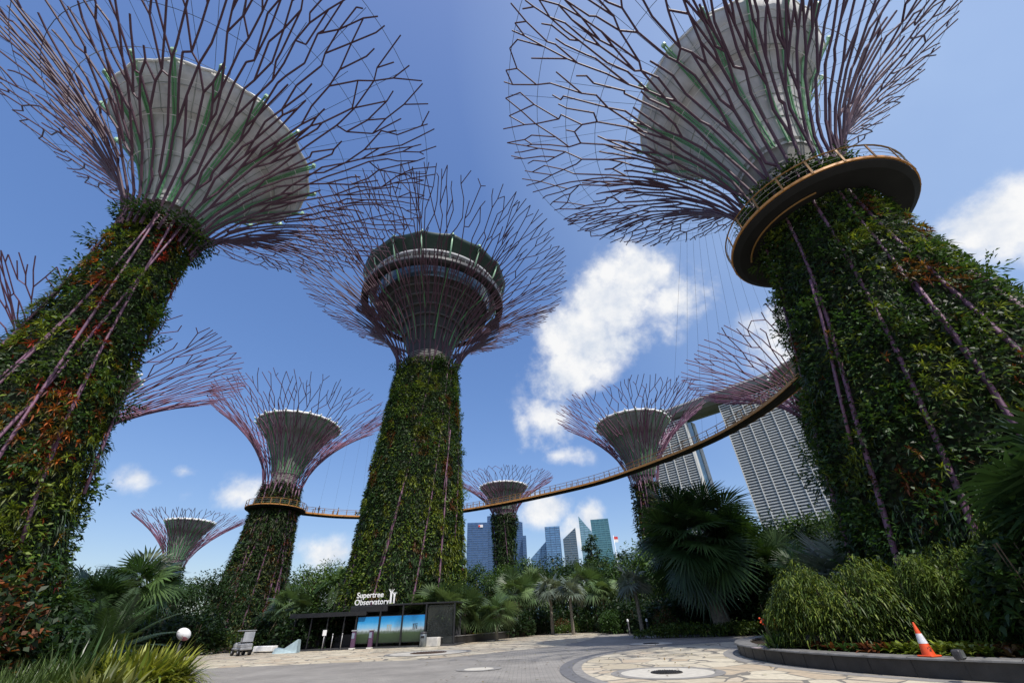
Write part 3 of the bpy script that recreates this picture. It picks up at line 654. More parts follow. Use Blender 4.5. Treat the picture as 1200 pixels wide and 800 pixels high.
# skyway tree at the left
supertree('supertree left of the middle where the amber skyway ends in a ring round its trunk', T2,
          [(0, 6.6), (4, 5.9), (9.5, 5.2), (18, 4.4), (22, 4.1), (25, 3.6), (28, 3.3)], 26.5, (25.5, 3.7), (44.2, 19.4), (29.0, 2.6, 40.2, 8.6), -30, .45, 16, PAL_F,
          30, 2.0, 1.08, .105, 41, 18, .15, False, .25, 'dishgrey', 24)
far = dict(near=False, dish_mat='dishgrey', nr=24, group='smaller supertrees standing farther off')
supertree('small far supertree rising behind the fan palms at the left, its trunk hidden', pol(-37.9, 150),
          [(0, 3.6), (12, 2.6), (18, 2.2), (20, 2.2)], 16, (15.5, 2.2), (28.3, 13.3), (18, 1.9, 27.1, 5.5), -38, .7, 4, PAL_D, 26, 1.8, .92, .095, 51, 8, .12, **far)
supertree('supertree half hidden behind the trunk of the nearest left one, only canopy sides showing', pol(-52.6, 75),
          [(0, 5), (10, 3.9), (20, 3.1), (24, 3)], 19, (18.5, 3.0), (35.2, 18.8), (21.5, 2.2, 32.0, 6.3), -52, .6, 4, PAL_D, 28, 1.9, 1.0, .10, 52, 8, .14, **far)
supertree('small dark-trunked supertree in front of the wide blue tower, right of the tallest tree', (-4.6, 130),
          [(0, 3.4), (10, 2.8), (19, 2.9), (27, 3.6), (30, 3.7)], 27.5, (27, 3.4), (38.6, 15.7), (29.3, 3.2, 36.2, 7.1), -2, .7, 5, PAL_D, 30, 1.8, .95, .10, 53, 6, .12, **far)
supertree('supertree with a green ribbed dish behind the skyway, above the large fan palm', (26.6, 86.1),
          [(0, 4.2), (15, 3.1), (23, 2.6), (26, 2.6), (29, 2.8)], 24, (23.5, 2.7), (40.6, 16.8), (25.5, 2.2, 37.3, 7.9), 17, .6, 5, PAL_F, 30, 1.9, 1.0, .105, 54, 8, .13, **far)
supertree('supertree in front of the large hotel tower, half behind the nearest right one', (40.0, 47.7),
          [(0, 4.6), (10, 3.8), (16, 3.3), (24, 2.8), (27, 2.7)], 24, (20.5, 2.7), (30.6, 15.4), (24.0, 2.0, 28.3, 4.2), 40, .45, 10, PAL_D, 30, 1.8, .95, .10, 55, 10, .13, **far)

# ================================================================== SKYWAY
def catmull(pts, per=10):
    pts = [np.array(p, float) for p in pts]; out = []
    for i in range(len(pts) - 1):
        p0 = pts[max(i - 1, 0)]; p1 = pts[i]; p2 = pts[i + 1]; p3 = pts[min(i + 2, len(pts) - 1)]
        for k in range(per):
            t = k / per; out.append(.5 * (2 * p1 + (p2 - p0) * t + (2 * p0 - 5 * p1 + 4 * p2 - p3) * t * t + (3 * p1 - p0 - 3 * p2 + p3) * t ** 3))
    return out + [pts[-1]]
def skyway():
    root = empty('skyway', (0, 0, 0), 0, 'long curved amber aerial walkway hung between the supertrees', 'walkway')
    Z = 22.0; ctr = [(-46.2, 89.6), (-40.5, 93.8), (-33, 96.2), (-24, 96.6), (-12.5, 93.6), (-1.4, 87.7), (6.8, 82.0), (14.7, 75.6), (20.5, 68.6), (25.6, 60.9), (29.0, 53.8), (30.9, 46), (31.2, 39), (30.2, 33), (27.6, 26.6), (25.2, 21.2)]
    path = catmull(ctr, 8); n = len(path)
    tang = [unit(path[min(i + 1, n - 1)] - path[max(i - 1, 0)]) for i in range(n)]; nor = [np.array([-t[1], t[0]]) for t in tang]
    def sweep(mb, prof, pts, nrm, closed=False):
        k = len(prof); vs = []
        for p, q in zip(pts, nrm):
            for o, z in prof: vs.append((p[0] + q[0] * o, p[1] + q[1] * o, Z + z))
        m = len(pts); fs = []
        for i in range(m if closed else m - 1):
            i2 = (i + 1) % m
            for j in range(k): j2 = (j + 1) % k; fs.append((i * k + j, i * k + j2, i2 * k + j2, i2 * k + j))
        if not closed: fs += [tuple(range(k)), tuple(range((m - 1) * k, m * k))]
        mb.add(vs, fs)
    under = [(-.75, .0), (.75, .0), (.75, -.18), (.3, -.45), (-.3, -.45), (-.75, -.18)]
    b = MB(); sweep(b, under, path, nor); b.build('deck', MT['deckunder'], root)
    rings = []
    for (cx, cy), r in ((TR, 4.35), (T2, 4.7)):
        pts = [np.array([cx + r * math.cos(2 * math.pi * i / 64), cy + r * math.sin(2 * math.pi * i / 64)]) for i in range(64)]; nr_ = [np.array([math.cos(2 * math.pi * i / 64), math.sin(2 * math.pi * i / 64)]) for i in range(64)]
        b = MB(); sweep(b, [(-.8, 0), (.85, 0), (.85, -.18), (.5, -.36), (-.8, -.36)], pts, nr_, True); b.build('ring_deck', MT['deckunder'], root); rings.append((pts, nr_))
    for o in (-.82, .82):
        b = MB(); sweep(b, [(o - .06, .12), (o + .06, .12), (o + .06, -.20), (o - .06, -.20)], path, nor); b.build('edge_beam', MT['amber'], root)
        b = MB(); b.tube([(p[0] + q[0] * o, p[1] + q[1] * o, Z + 1.15) for p, q in zip(path, nor)], .045, 5); b.build('handrail', MT['amberrail'], root)
        b = MB()
        for h in (.45, .8): b.tube([(p[0] + q[0] * o, p[1] + q[1] * o, Z + h) for p, q in zip(path, nor)], .015, 4)
        b.build('guard_wire', MT['cable'], root)
    for (pts, nr_) in rings:
        b = MB(); sweep(b, [(.86, .10), (.95, .10), (.95, -.06), (.86, -.06)], pts, nr_, True); b.build('edge_beam', MT['amber'], root)
        b = MB(); b.tube([(p[0] + q[0] * .95, p[1] + q[1] * .95, Z + 1.15) for p, q in zip(pts, nr_)], .05, 5, closed=True); b.build('handrail', MT['amberrail'], root)
        b = MB()
        for h in (.45, .8): b.tube([(p[0] + q[0] * .95, p[1] + q[1] * .95, Z + h) for p, q in zip(pts, nr_)], .015, 4, closed=True)
        b.build('guard_wire', MT['cable'], root)
    # the amber light ring under the near ring
    b = MB(); a0, a1 = R_(150), R_(235)
    b.tube([(TR[0] + 4.15 * math.cos(a0 + (a1 - a0) * i / 16), TR[1] + 4.15 * math.sin(a0 + (a1 - a0) * i / 16), Z - .44) for i in range(17)], .06, 5); b.build('soffit_rail', MT['amberrail'], root)
    posts = []
    L = 0.; nxt = 0.
    for i in range(1, n):
        L += np.linalg.norm(path[i] - path[i - 1])
        if L >= nxt:
            nxt += 1.75
            for o in (-.82, .82): posts.append((path[i] + nor[i] * o, math.atan2(tang[i][1], tang[i][0])))
    for pts, nr_ in rings:
        for i in range(0, 64, 3): posts.append((pts[i] + nr_[i] * .95, 2 * math.pi * i / 64 + math.pi / 2))
    posts.sort(key=lambda p: np.linalg.norm(p[0]))
    pm = MB().box((0, 0, .58), (.10, .05, 1.2)).build('post', MT['amberrail'], root)
    pm.location = (*posts[0][0], Z); pm.rotation_euler = (0, 0, posts[0][1])
    for p, a in posts[1:100]:
        c = pm.copy(); COL.objects.link(c); c.parent = root; c.location = (*p, Z); c.rotation_euler = (0, 0, a)
    if len(posts) > 100:
        b = MB()
        for p, a in posts[100:]: b.box((p[0], p[1], Z + .58), (.16, .07, 1.2), a)
        tag(b.build('post', MT['amberrail'], root), kind='stuff')
    # hanger cables up to the canopies at both ends
    for i in range(4, n - 4, 3):
        p = path[i]; tgt = TR if p[0] > 14 else (T2 if p[0] < -14 else None)
        if tgt is None: continue
        d = np.array(tgt) - p; dd = np.linalg.norm(d)
        if dd > 46: continue
        f = min(max(0, (dd - 16) / dd), .8); e = p + d * f
        MB().tube([(p[0], p[1], Z + .1), (e[0], e[1], 41.0)], .012, 4).build('hanger_cable', MT['darkcable'], root)
    return root, path, nor
SK, SKP, SKN = skyway()

# walkers on the skyway
def person(loc, rz, label, shirt, legs, skin=(.35, .22, .15)):
    root = empty('person', loc, rz, label, 'person', 'walkers on the skyway')
    me = bpy.data.meshes.new('body')
    J = [(0, 0, .95), (0, .01, 1.2), (0, 0, 1.42), (0, .02, 1.52), (0, .03, 1.64), (.1, 0, .9), (.11, .05, .5), (.11, .0, .08), (.11, .12, .04), (-.1, 0, .9), (-.12, -.1, .5), (-.12, -.2, .1), (-.12, -.08, .04),
         (.2, 0, 1.4), (.25, .02, 1.12), (.24, .14, .9), (-.2, 0, 1.4), (-.25, .02, 1.12), (-.24, .14, .9)]
    E_ = [(0, 1), (1, 2), (2, 3), (3, 4), (0, 5), (5, 6), (6, 7), (7, 8), (0, 9), (9, 10), (10, 11), (11, 12), (2, 13), (13, 14), (14, 15), (2, 16), (16, 17), (17, 18)]
    rad = [.15, .15, .14, .06, .1, .09, .065, .045, .04, .09, .065, .045, .04, .06, .045, .035, .06, .045, .035]
    me.from_pydata(J, E_, []); o = link('body', me, mat('cloth_and_skin', shirt, .8, 0, .2), root)
    sk = o.modifiers.new('skin', 'SKIN'); 
    for i, v in enumerate(me.skin_vertices[0].data if me.skin_vertices else []): v.radius = (rad[i], rad[i])
    o.modifiers.new('sub', 'SUBSURF').levels = 1
    MB().ball((0, .03, 1.66), .1, 10, 8, (.8, .95, 1.15)).build('head', mat('skin', skin, .6), root)
    MB().ball((0, .005, 1.70), .105, 10, 8, (.85, 1., 1.0)).build('hair', MT['black'], root)
    b = MB(); b.tube([(.1, 0, .92), (.11, .05, .5), (.11, .0, .12)], [.11, .085, .065], 8); b.tube([(-.1, 0, .92), (-.12, -.1, .5), (-.12, -.2, .13)], [.11, .085, .065], 8); b.build('trousers', mat('trousers', legs, .8), root)
def on_sky(i): p = SKP[i]; return (p[0], p[1], 22.0)
def nearest(px): return min(range(len(SKP)), key=lambda i: abs(math.degrees(math.atan2(SKP[i][0], SKP[i][1])) - px) if SKP[i][1] > 70 else 999)
person(on_sky(nearest(-25.6)), 1.2, 'person in dark clothes on the skyway, nearer the supertree ring at its left end', (.06, .06, .09), (.04, .04, .06))
person(on_sky(nearest(-23.6)), -1.0, 'person in a pale shirt on the skyway, nearer the tallest supertree', (.5, .45, .42), (.05, .05, .09))

# ================================================================== BUILDINGS
def hotel():
    root = empty('hotel', (0, 0, 0), 0, 'huge white-gridded hotel of towers under a boat-shaped roof park', 'building')
    A = np.array([122., 435.]); U = unit(np.array([135., -131.])); Nn = np.array([-U[1], U[0]]); Nn = Nn if Nn @ A < 0 else -Nn   # Nn faces the camera
    WH = mat('hotel_white', (.62, .62, .60), .6, 0, .4, .06, .1); GL = glass_mat('hotel_glass', (.055, .06, .07), .12); GB = glass_mat('hotel_end_glass', (.10, .20, .25), .1)
    ang = math.atan2(U[1], U[0])
    def at(t, d, z): p = A + U * t - Nn * d; return (p[0], p[1], z)     # d = depth behind the facade line
    def tower(t0, t1, Ht, depth):
        m = MB(); c = at((t0 + t1) / 2, depth / 2, Ht / 2); m.box(c, (t1 - t0, depth, Ht), ang); tw = m.build('tower', GL, root)
        f = MB(); fl = int(Ht / 2.3)
        for k in range(1, fl + 1):
            z = k * 2.3; f.box(at((t0 + t1) / 2, -.6, z), (t1 - t0, 1.2, .92), ang)
        f.build('balcony_slab', WH, tw)
        v = MB(); nv = int(round((t1 - t0) / 10.5))
        for k in range(nv + 1): v.box(at(t0 + (t1 - t0) * k / nv, -1.0, Ht / 2), (.6, 1.7, Ht), ang)
        v.build('wall_fin', WH, tw)
        # end wall: white edge, glass, white back edge
        w = MB(); w.box(at(t1 + .6, 1.2, Ht / 2), (1.2, 4.6, Ht + .4), ang); w.box(at(t1 + .6, depth - 3.5, Ht / 2), (1.3, 7.6, Ht + .4), ang); w.build('end_wall', WH, tw)
        g = MB(); g.box(at(t1 + .3, depth * .45, Ht / 2), (.6, depth * .62, Ht), ang); g.build('end_glass', GB, tw)
    TH = 166.
    tower(30, 71, TH, 24); tower(108, 178, TH, 24)
    # roof park: boat-shaped hull that tapers to the free tip
    def hull(t): 
        s = min(1, max(0.02, (t + 22) / 70)); return 17 * s ** .6
    m = MB(); vs = []; ts = np.concatenate([np.linspace(-22, 60, 14), np.linspace(70, 270, 12)]); k = 9
    for t in ts:
        w = hull(t); dc = 12
        for j in range(k):
            q = math.pi * j / (k - 1); vs.append(at(t, dc - w * math.cos(q) , TH + 12 - (11 * min(1, .3 + (t + 22) / 90)) * math.sin(q) ** .7))
    fs = [(i * k + j, i * k + j + 1, (i + 1) * k + j + 1, (i + 1) * k + j) for i in range(len(ts) - 1) for j in range(k - 1)] + [(i * k + k - 1, i * k, (i + 1) * k, (i + 1) * k + k - 1) for i in range(len(ts) - 1)] + [tuple(range(k))]
    m.add(vs, fs, False); m.build('roof_park_hull', mat('hull_grey', (.26, .25, .24), .55, 0, .4, .08, .1), root)
    p = MB()
    for a_, b_ in zip(ts[:-1], ts[1:]): p.box(at((a_ + b_) / 2, 12 - (hull(a_) + hull(b_)) / 2 + .3, TH + 12.6), (b_ - a_ + .2, .5, 1.6), ang)
    p.build('parapet', WH, root)
    m = MB(); m.box(at(150, 14, TH + 16), (60, 14, 7), ang); m.build('roof_pavilion', mat('pavilion_grey', (.30, .30, .31), .6), root)
    return at, TH
HAT, HTH = hotel()

def tower_block(label, az0, az1, D, el, m, style=0, depth=30, slope=0., bands=None, taper=0.):
    """a city tower between two bearings; slope tilts its roof, bands adds proud floor lines"""
    p0, p1 = np.array(pol(az0, D)[:2]), np.array(pol(az1, D)[:2]); H = D * math.tan(R_(el)) + 1.6; c = (p0 + p1) / 2; w = np.linalg.norm(p1 - p0)
    root = empty('office_tower', (c[0], c[1], 0), math.atan2(*(p1 - p0)[::-1]), label, 'building', 'glass office towers of the skyline')
    h0, h1 = H * (1 - max(0, slope)), H * (1 + min(0, slope)); x = w / 2; b = MB(); tp = taper * w / 2
    vs = [(-x, 0, 0), (x, 0, 0), (x, depth, 0), (-x, depth, 0), (-x + tp, 0, h0), (x - tp, 0, h1), (x - tp, depth, h1), (-x + tp, depth, h0)]
    b.add(vs, [(3, 2, 1, 0), (4, 5, 6, 7), (0, 1, 5, 4), (1, 2, 6, 5), (2, 3, 7, 6), (3, 0, 4, 7)]); b.build('glass_shaft', m, root)
    if bands:
        f = MB(); Hm = min(h0, h1); k = 1
        while k * 4.2 < max(h0, h1) - 2:
            z = k * 4.2; xl = -x + tp * z / H; xr = x - tp * z / H
            if slope > 0 and z > h0: xl = -x + w * (z - h0) / max(1, h1 - h0)
            if slope < 0 and z > h1: xr = x - w * (z - h1) / max(1, h0 - h1)
            if xr - xl > 2: f.box(((xl + xr) / 2, -.25, z), (xr - xl, .5, .9))
            k += 1
        f.build('floor_bands', bands, root)
        q = MB(); nv = max(2, int(w / 9))
        for i in range(nv + 1):
            xx = -x + w * i / nv; hh = h0 + (h1 - h0) * i / nv; q.tube([(xx * 1., -.3, 0), (xx * (1 - taper), -.3, hh)], .35, 4)
        q.build('mullions', bands, root)
    return root, H, w
GBL = glass_mat('blue_glass', (.05, .105, .22), .12); GB2 = glass_mat('pale_blue_glass', (.12, .24, .40), .12); GTE = glass_mat('teal_glass', (.06, .16, .19), .12); GDK = glass_mat('dark_glass', (.07, .11, .15), .15); GPA = glass_mat('pale_glass', (.22, .34, .42), .15)
BBL = mat('blue_bands', (.08, .14, .25), .5); BTE = mat('teal_bands', (.12, .28, .32), .5); BGR = mat('grey_bands', (.18, .22, .26), .5)
r1, h1_, w1_ = tower_block('wide blue office block with a small red and white sign, leftmost of the skyline', -6.9, -4.2, 905, 10.7, GBL, 0, 30, 0, BBL)
b = MB(); b.box((6, -1.2, h1_ - 7), (9, 1.2, 5)); b.build('sign_panel', mat('sign_white', (.75, .72, .72), .5), r1)
b = MB(); b.box((3.2, -2.0, h1_ - 7), (3.6, .6, 3.4)); b.build('sign_emblem', mat('sign_red', (.6, .04, .03), .5), r1)
tower_block('tallest blue office tower, standing right behind the small supertree', -4.3, -1.2, 930, 11.9, GBL, 0, 36, .04, BBL)
tower_block('blue office tower at the right flank of the small supertree, with a stepped top', -1.3, .35, 910, 11.0, GBL, 0, 30, -.04, BBL)
tower_block('lower blue shoulder block right of the small supertree', .3, .75, 890, 9.0, GBL, 0, 30, 0, BBL)
tower_block('low pale slab with a roof that climbs to the right, left of the mid-blue tower', 1.3, 3.3, 930, 8.2, GB2, 0, 25, .22, BBL)
tower_block('mid-blue tower with diagonal dark facade, between the low slab and the dark sloping tower', 3.3, 5.2, 900, 9.9, GB2, 0, 28, 0, BBL)
tower_block('dark grey glass tower with a steeply sloping roof', 5.55, 7.25, 900, 9.6, GDK, 0, 26, .13, BGR)
tower_block('slender pale tower ending in a sharp slanted point', 7.75, 9.6, 910, 10.9, GPA, 0, 24, -.2, BTE, .12)
tower_block('teal glass tower with a flat roof, rightmost of the skyline', 9.35, 11.6, 940, 10.4, GTE, 0, 30, 0, BTE)
tower_block('low pale block at the foot of the teal tower', 11.5, 14.5, 960, 6.4, GPA, 0, 30, 0, BGR)
fr = empty('flag', pol(11.95, 880), 0, 'red and white flag on a pole beside the teal tower', 'flag')
MB().tube([(0, 0, 0), (0, 0, 132)], .5, 6).build('pole', MT['white'], fr)
b = MB(); b.box((4, 0, 127), (8, .3, 5)); b.build('red_half', mat('flag_red', (.6, .05, .05), .7), fr); b = MB(); b.box((4, 0, 122), (8, .3, 5)); b.build('white_half', MT['white'], fr)

# ================================================================== PLANTS
def fan_palm_thing(seed, trunk_h, leaf_r, nleaf, cols, trunk_r=.2, petiole=1., skirt=0, segs=22, droop=.12, low=-.5, stiff=1.):
    rng = np.random.default_rng(seed); root = empty('fan_palm'); LV = Leaves()
    top = np.array([0, 0, trunk_h])
    for i in range(nleaf):
        az = i * 2.39996 + rng.uniform(-.25, .25); el = math.asin(min(.98, max(low, low + (1 - low) * ((i + .5) / nleaf) ** .85)))
        d = np.array([math.cos(az) * math.cos(el), math.sin(az) * math.cos(el), math.sin(el)]); pl = leaf_r * petiole * rng.uniform(.38, 1.1)
        hub = top + d * pl - np.array([0, 0, 1]) * pl * .12 * (1 - math.sin(el)); side = unit(np.cross(d, [0, 0, 1.])); nrm = unit(np.cross(side, d)); dr = rng.uniform(.15, .75) * (1 - .5 * max(0, math.sin(el))); d, nrm = d * math.cos(dr) - nrm * math.sin(dr), nrm * math.cos(dr) + d * math.sin(dr); tilt = rng.uniform(-.85, .85); side = side * math.cos(tilt) + nrm * math.sin(tilt); nrm = np.cross(side, d)
        t0 = np.array(cols[rng.integers(len(cols))]) * rng.uniform(.7, 1.25); r = leaf_r * rng.uniform(.85, 1.1)
        LV.strap(top[None], (hub - top)[None], np.linalg.norm(hub - top), .05 + leaf_r * .03, t0 * 1.1, .0, 1)
        a = np.linspace(-2.05, 2.05, segs) + rng.uniform(-.03, .03, segs); cupping = .22 * np.abs(a / 2) ** 1.5
        dd = d[None] * np.cos(a)[:, None] + side[None] * np.sin(a)[:, None] - nrm[None] * cupping[:, None] * .6
        LL = r * (1 - .22 * (np.abs(a) / 2.05) ** 2) * rng.uniform(.9, 1.06, segs)
        LV.rhomb(np.repeat(hub[None], segs, 0), dd, np.repeat(nrm[None], segs, 0) + dd * .2, LL, r * 4.1 / segs * .50, t0 * rng.uniform(.85, 1.15, (segs, 1)), droop * rng.uniform(.5, 1.3, segs), .25, .55)
    for i in range(skirt):
        az = rng.uniform(0, 6.28); d = np.array([math.cos(az) * .5, math.sin(az) * .5, -1.]); n = 12; a = np.linspace(-.8, .8, n); s = np.array([-math.sin(az), math.cos(az), 0])
        hub = top + np.array([math.cos(az), math.sin(az), -.9]) * leaf_r * .35
        LV.strap(np.repeat(hub[None], n, 0), d[None] * np.cos(a)[:, None] + s[None] * np.sin(a)[:, None], leaf_r * rng.uniform(.7, 1.1, n), leaf_r * .07, np.array((.24, .19, .10)) * rng.uniform(.6, 1.2, (n, 1)), .25, 2)
    LV.build('crown', root, MT['leafgloss'])
    tb = MB(); k = 14; ph = rng.uniform(0, 6); tb.tube([(.06 * math.sin(3 * j / k + ph) * trunk_h * .12, .05 * math.cos(2.4 * j / k + ph) * trunk_h * .1, -.2 + (trunk_h + .1) * j / k) for j in range(k + 1)], [trunk_r * (1.25 - .35 * j / k) * (1 + .07 * (j % 2)) for j in range(k + 1)], 10)
    tb.build('trunk', MT['palmbark'], root)
    return root
def feather_palm_thing(seed, trunk_h, L, n, cols, bend=.35, pairs=34, width=.24, leaflet=.32, trunk_r=.18, low=.05, name='cycad'):
    rng = np.random.default_rng(seed); root = empty(name); LV = Leaves(); top = np.array([0, 0, trunk_h])
    for i in range(n):
        az = i * 2.39996 + rng.uniform(-.2, .2); el = low + (1.45 - low) * ((i + .5) / n); d = np.array([math.cos(az) * math.cos(el), math.sin(az) * math.cos(el), math.sin(el)]); l = L * rng.uniform(.8, 1.1); b = bend * rng.uniform(.7, 1.3)
        t = np.linspace(.08, 1, pairs); c = top + d * (l * t)[:, None] - np.array([0, 0, 1.]) * (l * b * t * t)[:, None]
        tg = unit(np.gradient(c, axis=0)); side = unit(np.cross(tg, [0, 0, 1.])); nr = np.cross(side, tg); t0 = np.array(cols[rng.integers(len(cols))]) * rng.uniform(.75, 1.2)
        LV.strap(top[None], d[None], l, .07, t0 * 1.2, b, 4)
        ll = leaflet * L * (np.sin(np.pi * np.clip(t * .86 + .12, 0, 1)) ** .6) 
        for sg in (-1, 1):
            LV.rhomb(c, tg * .75 + side * sg * .85 + nr * .35, nr, ll * rng.uniform(.85, 1.1, pairs), width * ll.max() * .42, t0 * rng.uniform(.8, 1.2, (pairs, 1)), .22, .1)
    LV.build('crown', root, MT['leafgloss'])
    MB().tube([(0, 0, -.2), (0, 0, trunk_h * .5), (0, 0, trunk_h + .1)], [trunk_r * 1.2, trunk_r, trunk_r * 1.1], 10).build('trunk', MT['palmbark'], root)
    return root
def tree_thing(seed, h, crown_r, cols, trunk_r=.22, base=.32, clumps=70, per=60, leaf=.34, squash=.85, name='broadleaf_tree', bamboo=False):
    rng = np.random.default_rng(seed); root = empty(name); LV = Leaves()
    zc = h * (base + 1) / 2; hz = h * (1 - base) / 2; C = []
    while len(C) < clumps:
        p = rng.uniform(-1, 1, 3); q = np.linalg.norm(p)
        if q > 1 or q < .35: continue
        lump = 1 + .22 * math.sin(3 * math.atan2(p[1], p[0]) + seed) + .15 * math.sin(5 * p[2] + seed)
        C.append(np.array([p[0] * crown_r * lump, p[1] * crown_r * lump, zc + p[2] * hz * min(1.0, lump)]))
    for c in C:
        n = per; s = sph(rng, n); rad = crown_r * rng.uniform(.2, .34); P = c + s * (rng.random((n, 1)) ** .4) * rad * np.array([1, 1, squash]); t0 = np.array(cols[rng.integers(len(cols))]) * rng.uniform(.7, 1.3)
        d = s + np.array([0, 0, -.35 if not bamboo else -.7]) + rng.normal(0, .5, (n, 3)); LV.rhomb(P, d, unit(s + [0, 0, 1.] + rng.normal(0, .3, (n, 3))), leaf * rng.uniform(.7, 1.4, n), leaf * (.55 if not bamboo else .22) * rng.uniform(.8, 1.2, n), t0 * rng.uniform(.8, 1.2, (n, 1)), .2)
    LV.build('crown', root, MT['leaf'])
    tb = MB(); tb.tube([(0, 0, -.2), (.05 * h * .2, 0, h * .25), (0, .04 * h * .3, h * .5), (0, 0, h * .75)], [trunk_r * 1.4, trunk_r, trunk_r * .7, trunk_r * .25], 9)
    for i in range(9):
        c = C[i * len(C) // 9]; z0 = h * rng.uniform(.25, .55); m = np.array([c[0] * .45, c[1] * .45, (z0 + c[2]) / 2 + .2]); tb.tube([(0, 0, z0), tuple(m), tuple(c)], [trunk_r * .55, trunk_r * .35, trunk_r * .1], 6)
    tb.build('trunk', MT['bark'], root)
    return root
def strap_bush_thing(seed, r, h, n, cols, w=.06, bend=.55, name='strap_leaf_bush', fl=None):
    rng = np.random.default_rng(seed); root = empty(name); LV = Leaves()
    a = rng.uniform(0, 6.28, n); q = np.sqrt(rng.random(n)) * r * .7; P = np.stack([q * np.cos(a), q * np.sin(a), np.zeros(n)], 1)
    a2 = a + rng.normal(0, .7, n); el = rng.uniform(.55, 1.5, n); D = np.stack([np.cos(a2) * np.cos(el), np.sin(a2) * np.cos(el), np.sin(el)], 1)
    LV.strap(P, D, h * rng.uniform(.75, 1.25, n), w * rng.uniform(.7, 1.3, n), tints(rng, n, cols, jit=.35), bend * rng.uniform(.3, 1.2, n), 4)
    LV.build('foliage', root, MT['leafgloss'])
    if fl:
        st = MB()
        for i in range(3):
            x, y = rng.uniform(-.2, .2, 2); st.tube([(x, y, 0), (x * 1.5, y * 1.5, h * (1.0 + .12 * i))], .02, 5)
            for k in range(6): st.cur = 1; st.ball((x * 1.5 + rng.uniform(-.08, .08), y * 1.5 + rng.uniform(-.05, .05), h * (1. + .12 * i) - k * .045), .04, 6, 4, (1, .7, .8)); 
            st.cur = 0
        st.build('flower', [MT['bark'], MT['orange']], root)
    return root
def hedge_thing(seed, lx, ly, h, n, cols, leaf=.22, wr=.2, form='bamboo', name='hedge'):
    """a loose clipped-by-nobody mass: canes with drooping leaves, lumpy top"""
    rng = np.random.default_rng(seed); root = empty(name); LV = Leaves(); ph = rng.uniform(0, 6, 6)
    x = rng.uniform(-1, 1, n); y = rng.uniform(-1, 1, n); k = (np.abs(x) ** 2.6 + np.abs(y) ** 2.6) < 1; x, y = x[k], y[k]; m = len(x)
    top = h * (1 - .45 * (np.abs(x) ** 3.0 + np.abs(y) ** 3) / 1.0) * (1 + (.13 * np.sin(7 * x + ph[0]) + .10 * np.sin(13 * x + 5 * y + ph[1]) + .07 * np.sin(9 * y + ph[2])))
    u = rng.random(m) ** .55; z = top * u; P = np.stack([x * lx, y * ly, np.maximum(z, .03)], 1)
    out = np.stack([x, y, np.zeros(m)], 1); 
    if form == 'bamboo': D = out * .5 + rng.normal(0, .55, (m, 3)) + np.array([0, 0, .15]); LV.strap(P, D, leaf * rng.uniform(.8, 1.7, m), leaf * wr, tints(rng, m, cols, jit=.35), .75, 2)
    else: D = out * .6 + rng.normal(0, .6, (m, 3)); LV.rhomb(P, D, unit(rng.normal(0, .4, (m, 3)) + [0, 0, 1.]), leaf * rng.uniform(.7, 1.4, m), leaf * .6, tints(rng, m, cols, jit=.35), .15)
    LV.build('foliage', root, MT['leaf'])
    c = MB()
    for i in range(26):
        a, b = rng.uniform(-.75, .75, 2); c.tube([(a * lx, b * ly, -.05), (a * lx * 1.05, b * ly * 1.05, h * .75)], .015, 4)
    c.build('stem', MT['bark'], root)
    return root
def rosette_patch(name, seed, pts, size, cols, label, cat, leafn=11, w=.22):
    rng = np.random.default_rng(seed); LV = Leaves(); P = np.array(pts, float); n = len(P); T = tints(rng, n, cols, jit=.3)
    for j in range(leafn):
        a = 2 * math.pi * j / leafn + rng.uniform(0, .6, n); el = rng.uniform(.3, 1.25, n); D = np.stack([np.cos(a) * np.cos(el), np.sin(a) * np.cos(el), np.sin(el)], 1)
        LV.strap(P, D, size * rng.uniform(.75, 1.25, n), size * w, T * rng.uniform(.75, 1.25, (n, 1)), .5, 3)
    o = LV.build(name, None, MT['leafgloss']); tag(o, label, cat, None, 'stuff'); return o
def paddle_plant_thing(seed, h, n, leaf_l, leaf_w, cols, name='paddle_leaf_plant', trunk=0.):
    rng = np.random.default_rng(seed); root = empty(name); LV = Leaves()
    for i in range(n):
        az = i * 2.4 + rng.uniform(-.3, .3); el = rng.uniform(.75, 1.35); d = np.array([math.cos(az) * math.cos(el), math.sin(az) * math.cos(el), math.sin(el)]); b0 = np.array([0, 0, trunk]); pl = (h - trunk) * rng.uniform(.4, .6)
        LV.strap(b0[None], d[None], pl, .07, np.array(cols[0]) * .8, 0.05, 2); hub = b0 + d * pl; T = np.array(cols[rng.integers(len(cols))]) * rng.uniform(.7, 1.3); s = unit(np.cross(d, [0, 0, 1.])); nn = np.cross(s, d); m = 9
        for sg in (-1, 1):
            t = np.linspace(0, .92, m); c = hub + d * (leaf_l * t)[:, None] - np.array([0, 0, 1.]) * (leaf_l * .42 * t * t)[:, None]
            LV.rhomb(c, s[None] * sg * np.ones((m, 1)) + d * .75 - nn * .12, nn[None] * np.ones((m, 1)), leaf_w * np.sin(np.pi * (t * .8 + .18)) * 1.1, leaf_l / m * 2.1, T * rng.uniform(.9, 1.1, (m, 1)), .1, .04, .5)
    LV.build('foliage', root, MT['leafgloss'])
    tb = MB(); tb.tube([(0, 0, -.1), (0, 0, trunk + .25)], [.16, .11], 8); tb.build('trunk', MT['palmbark'], root)
    return root

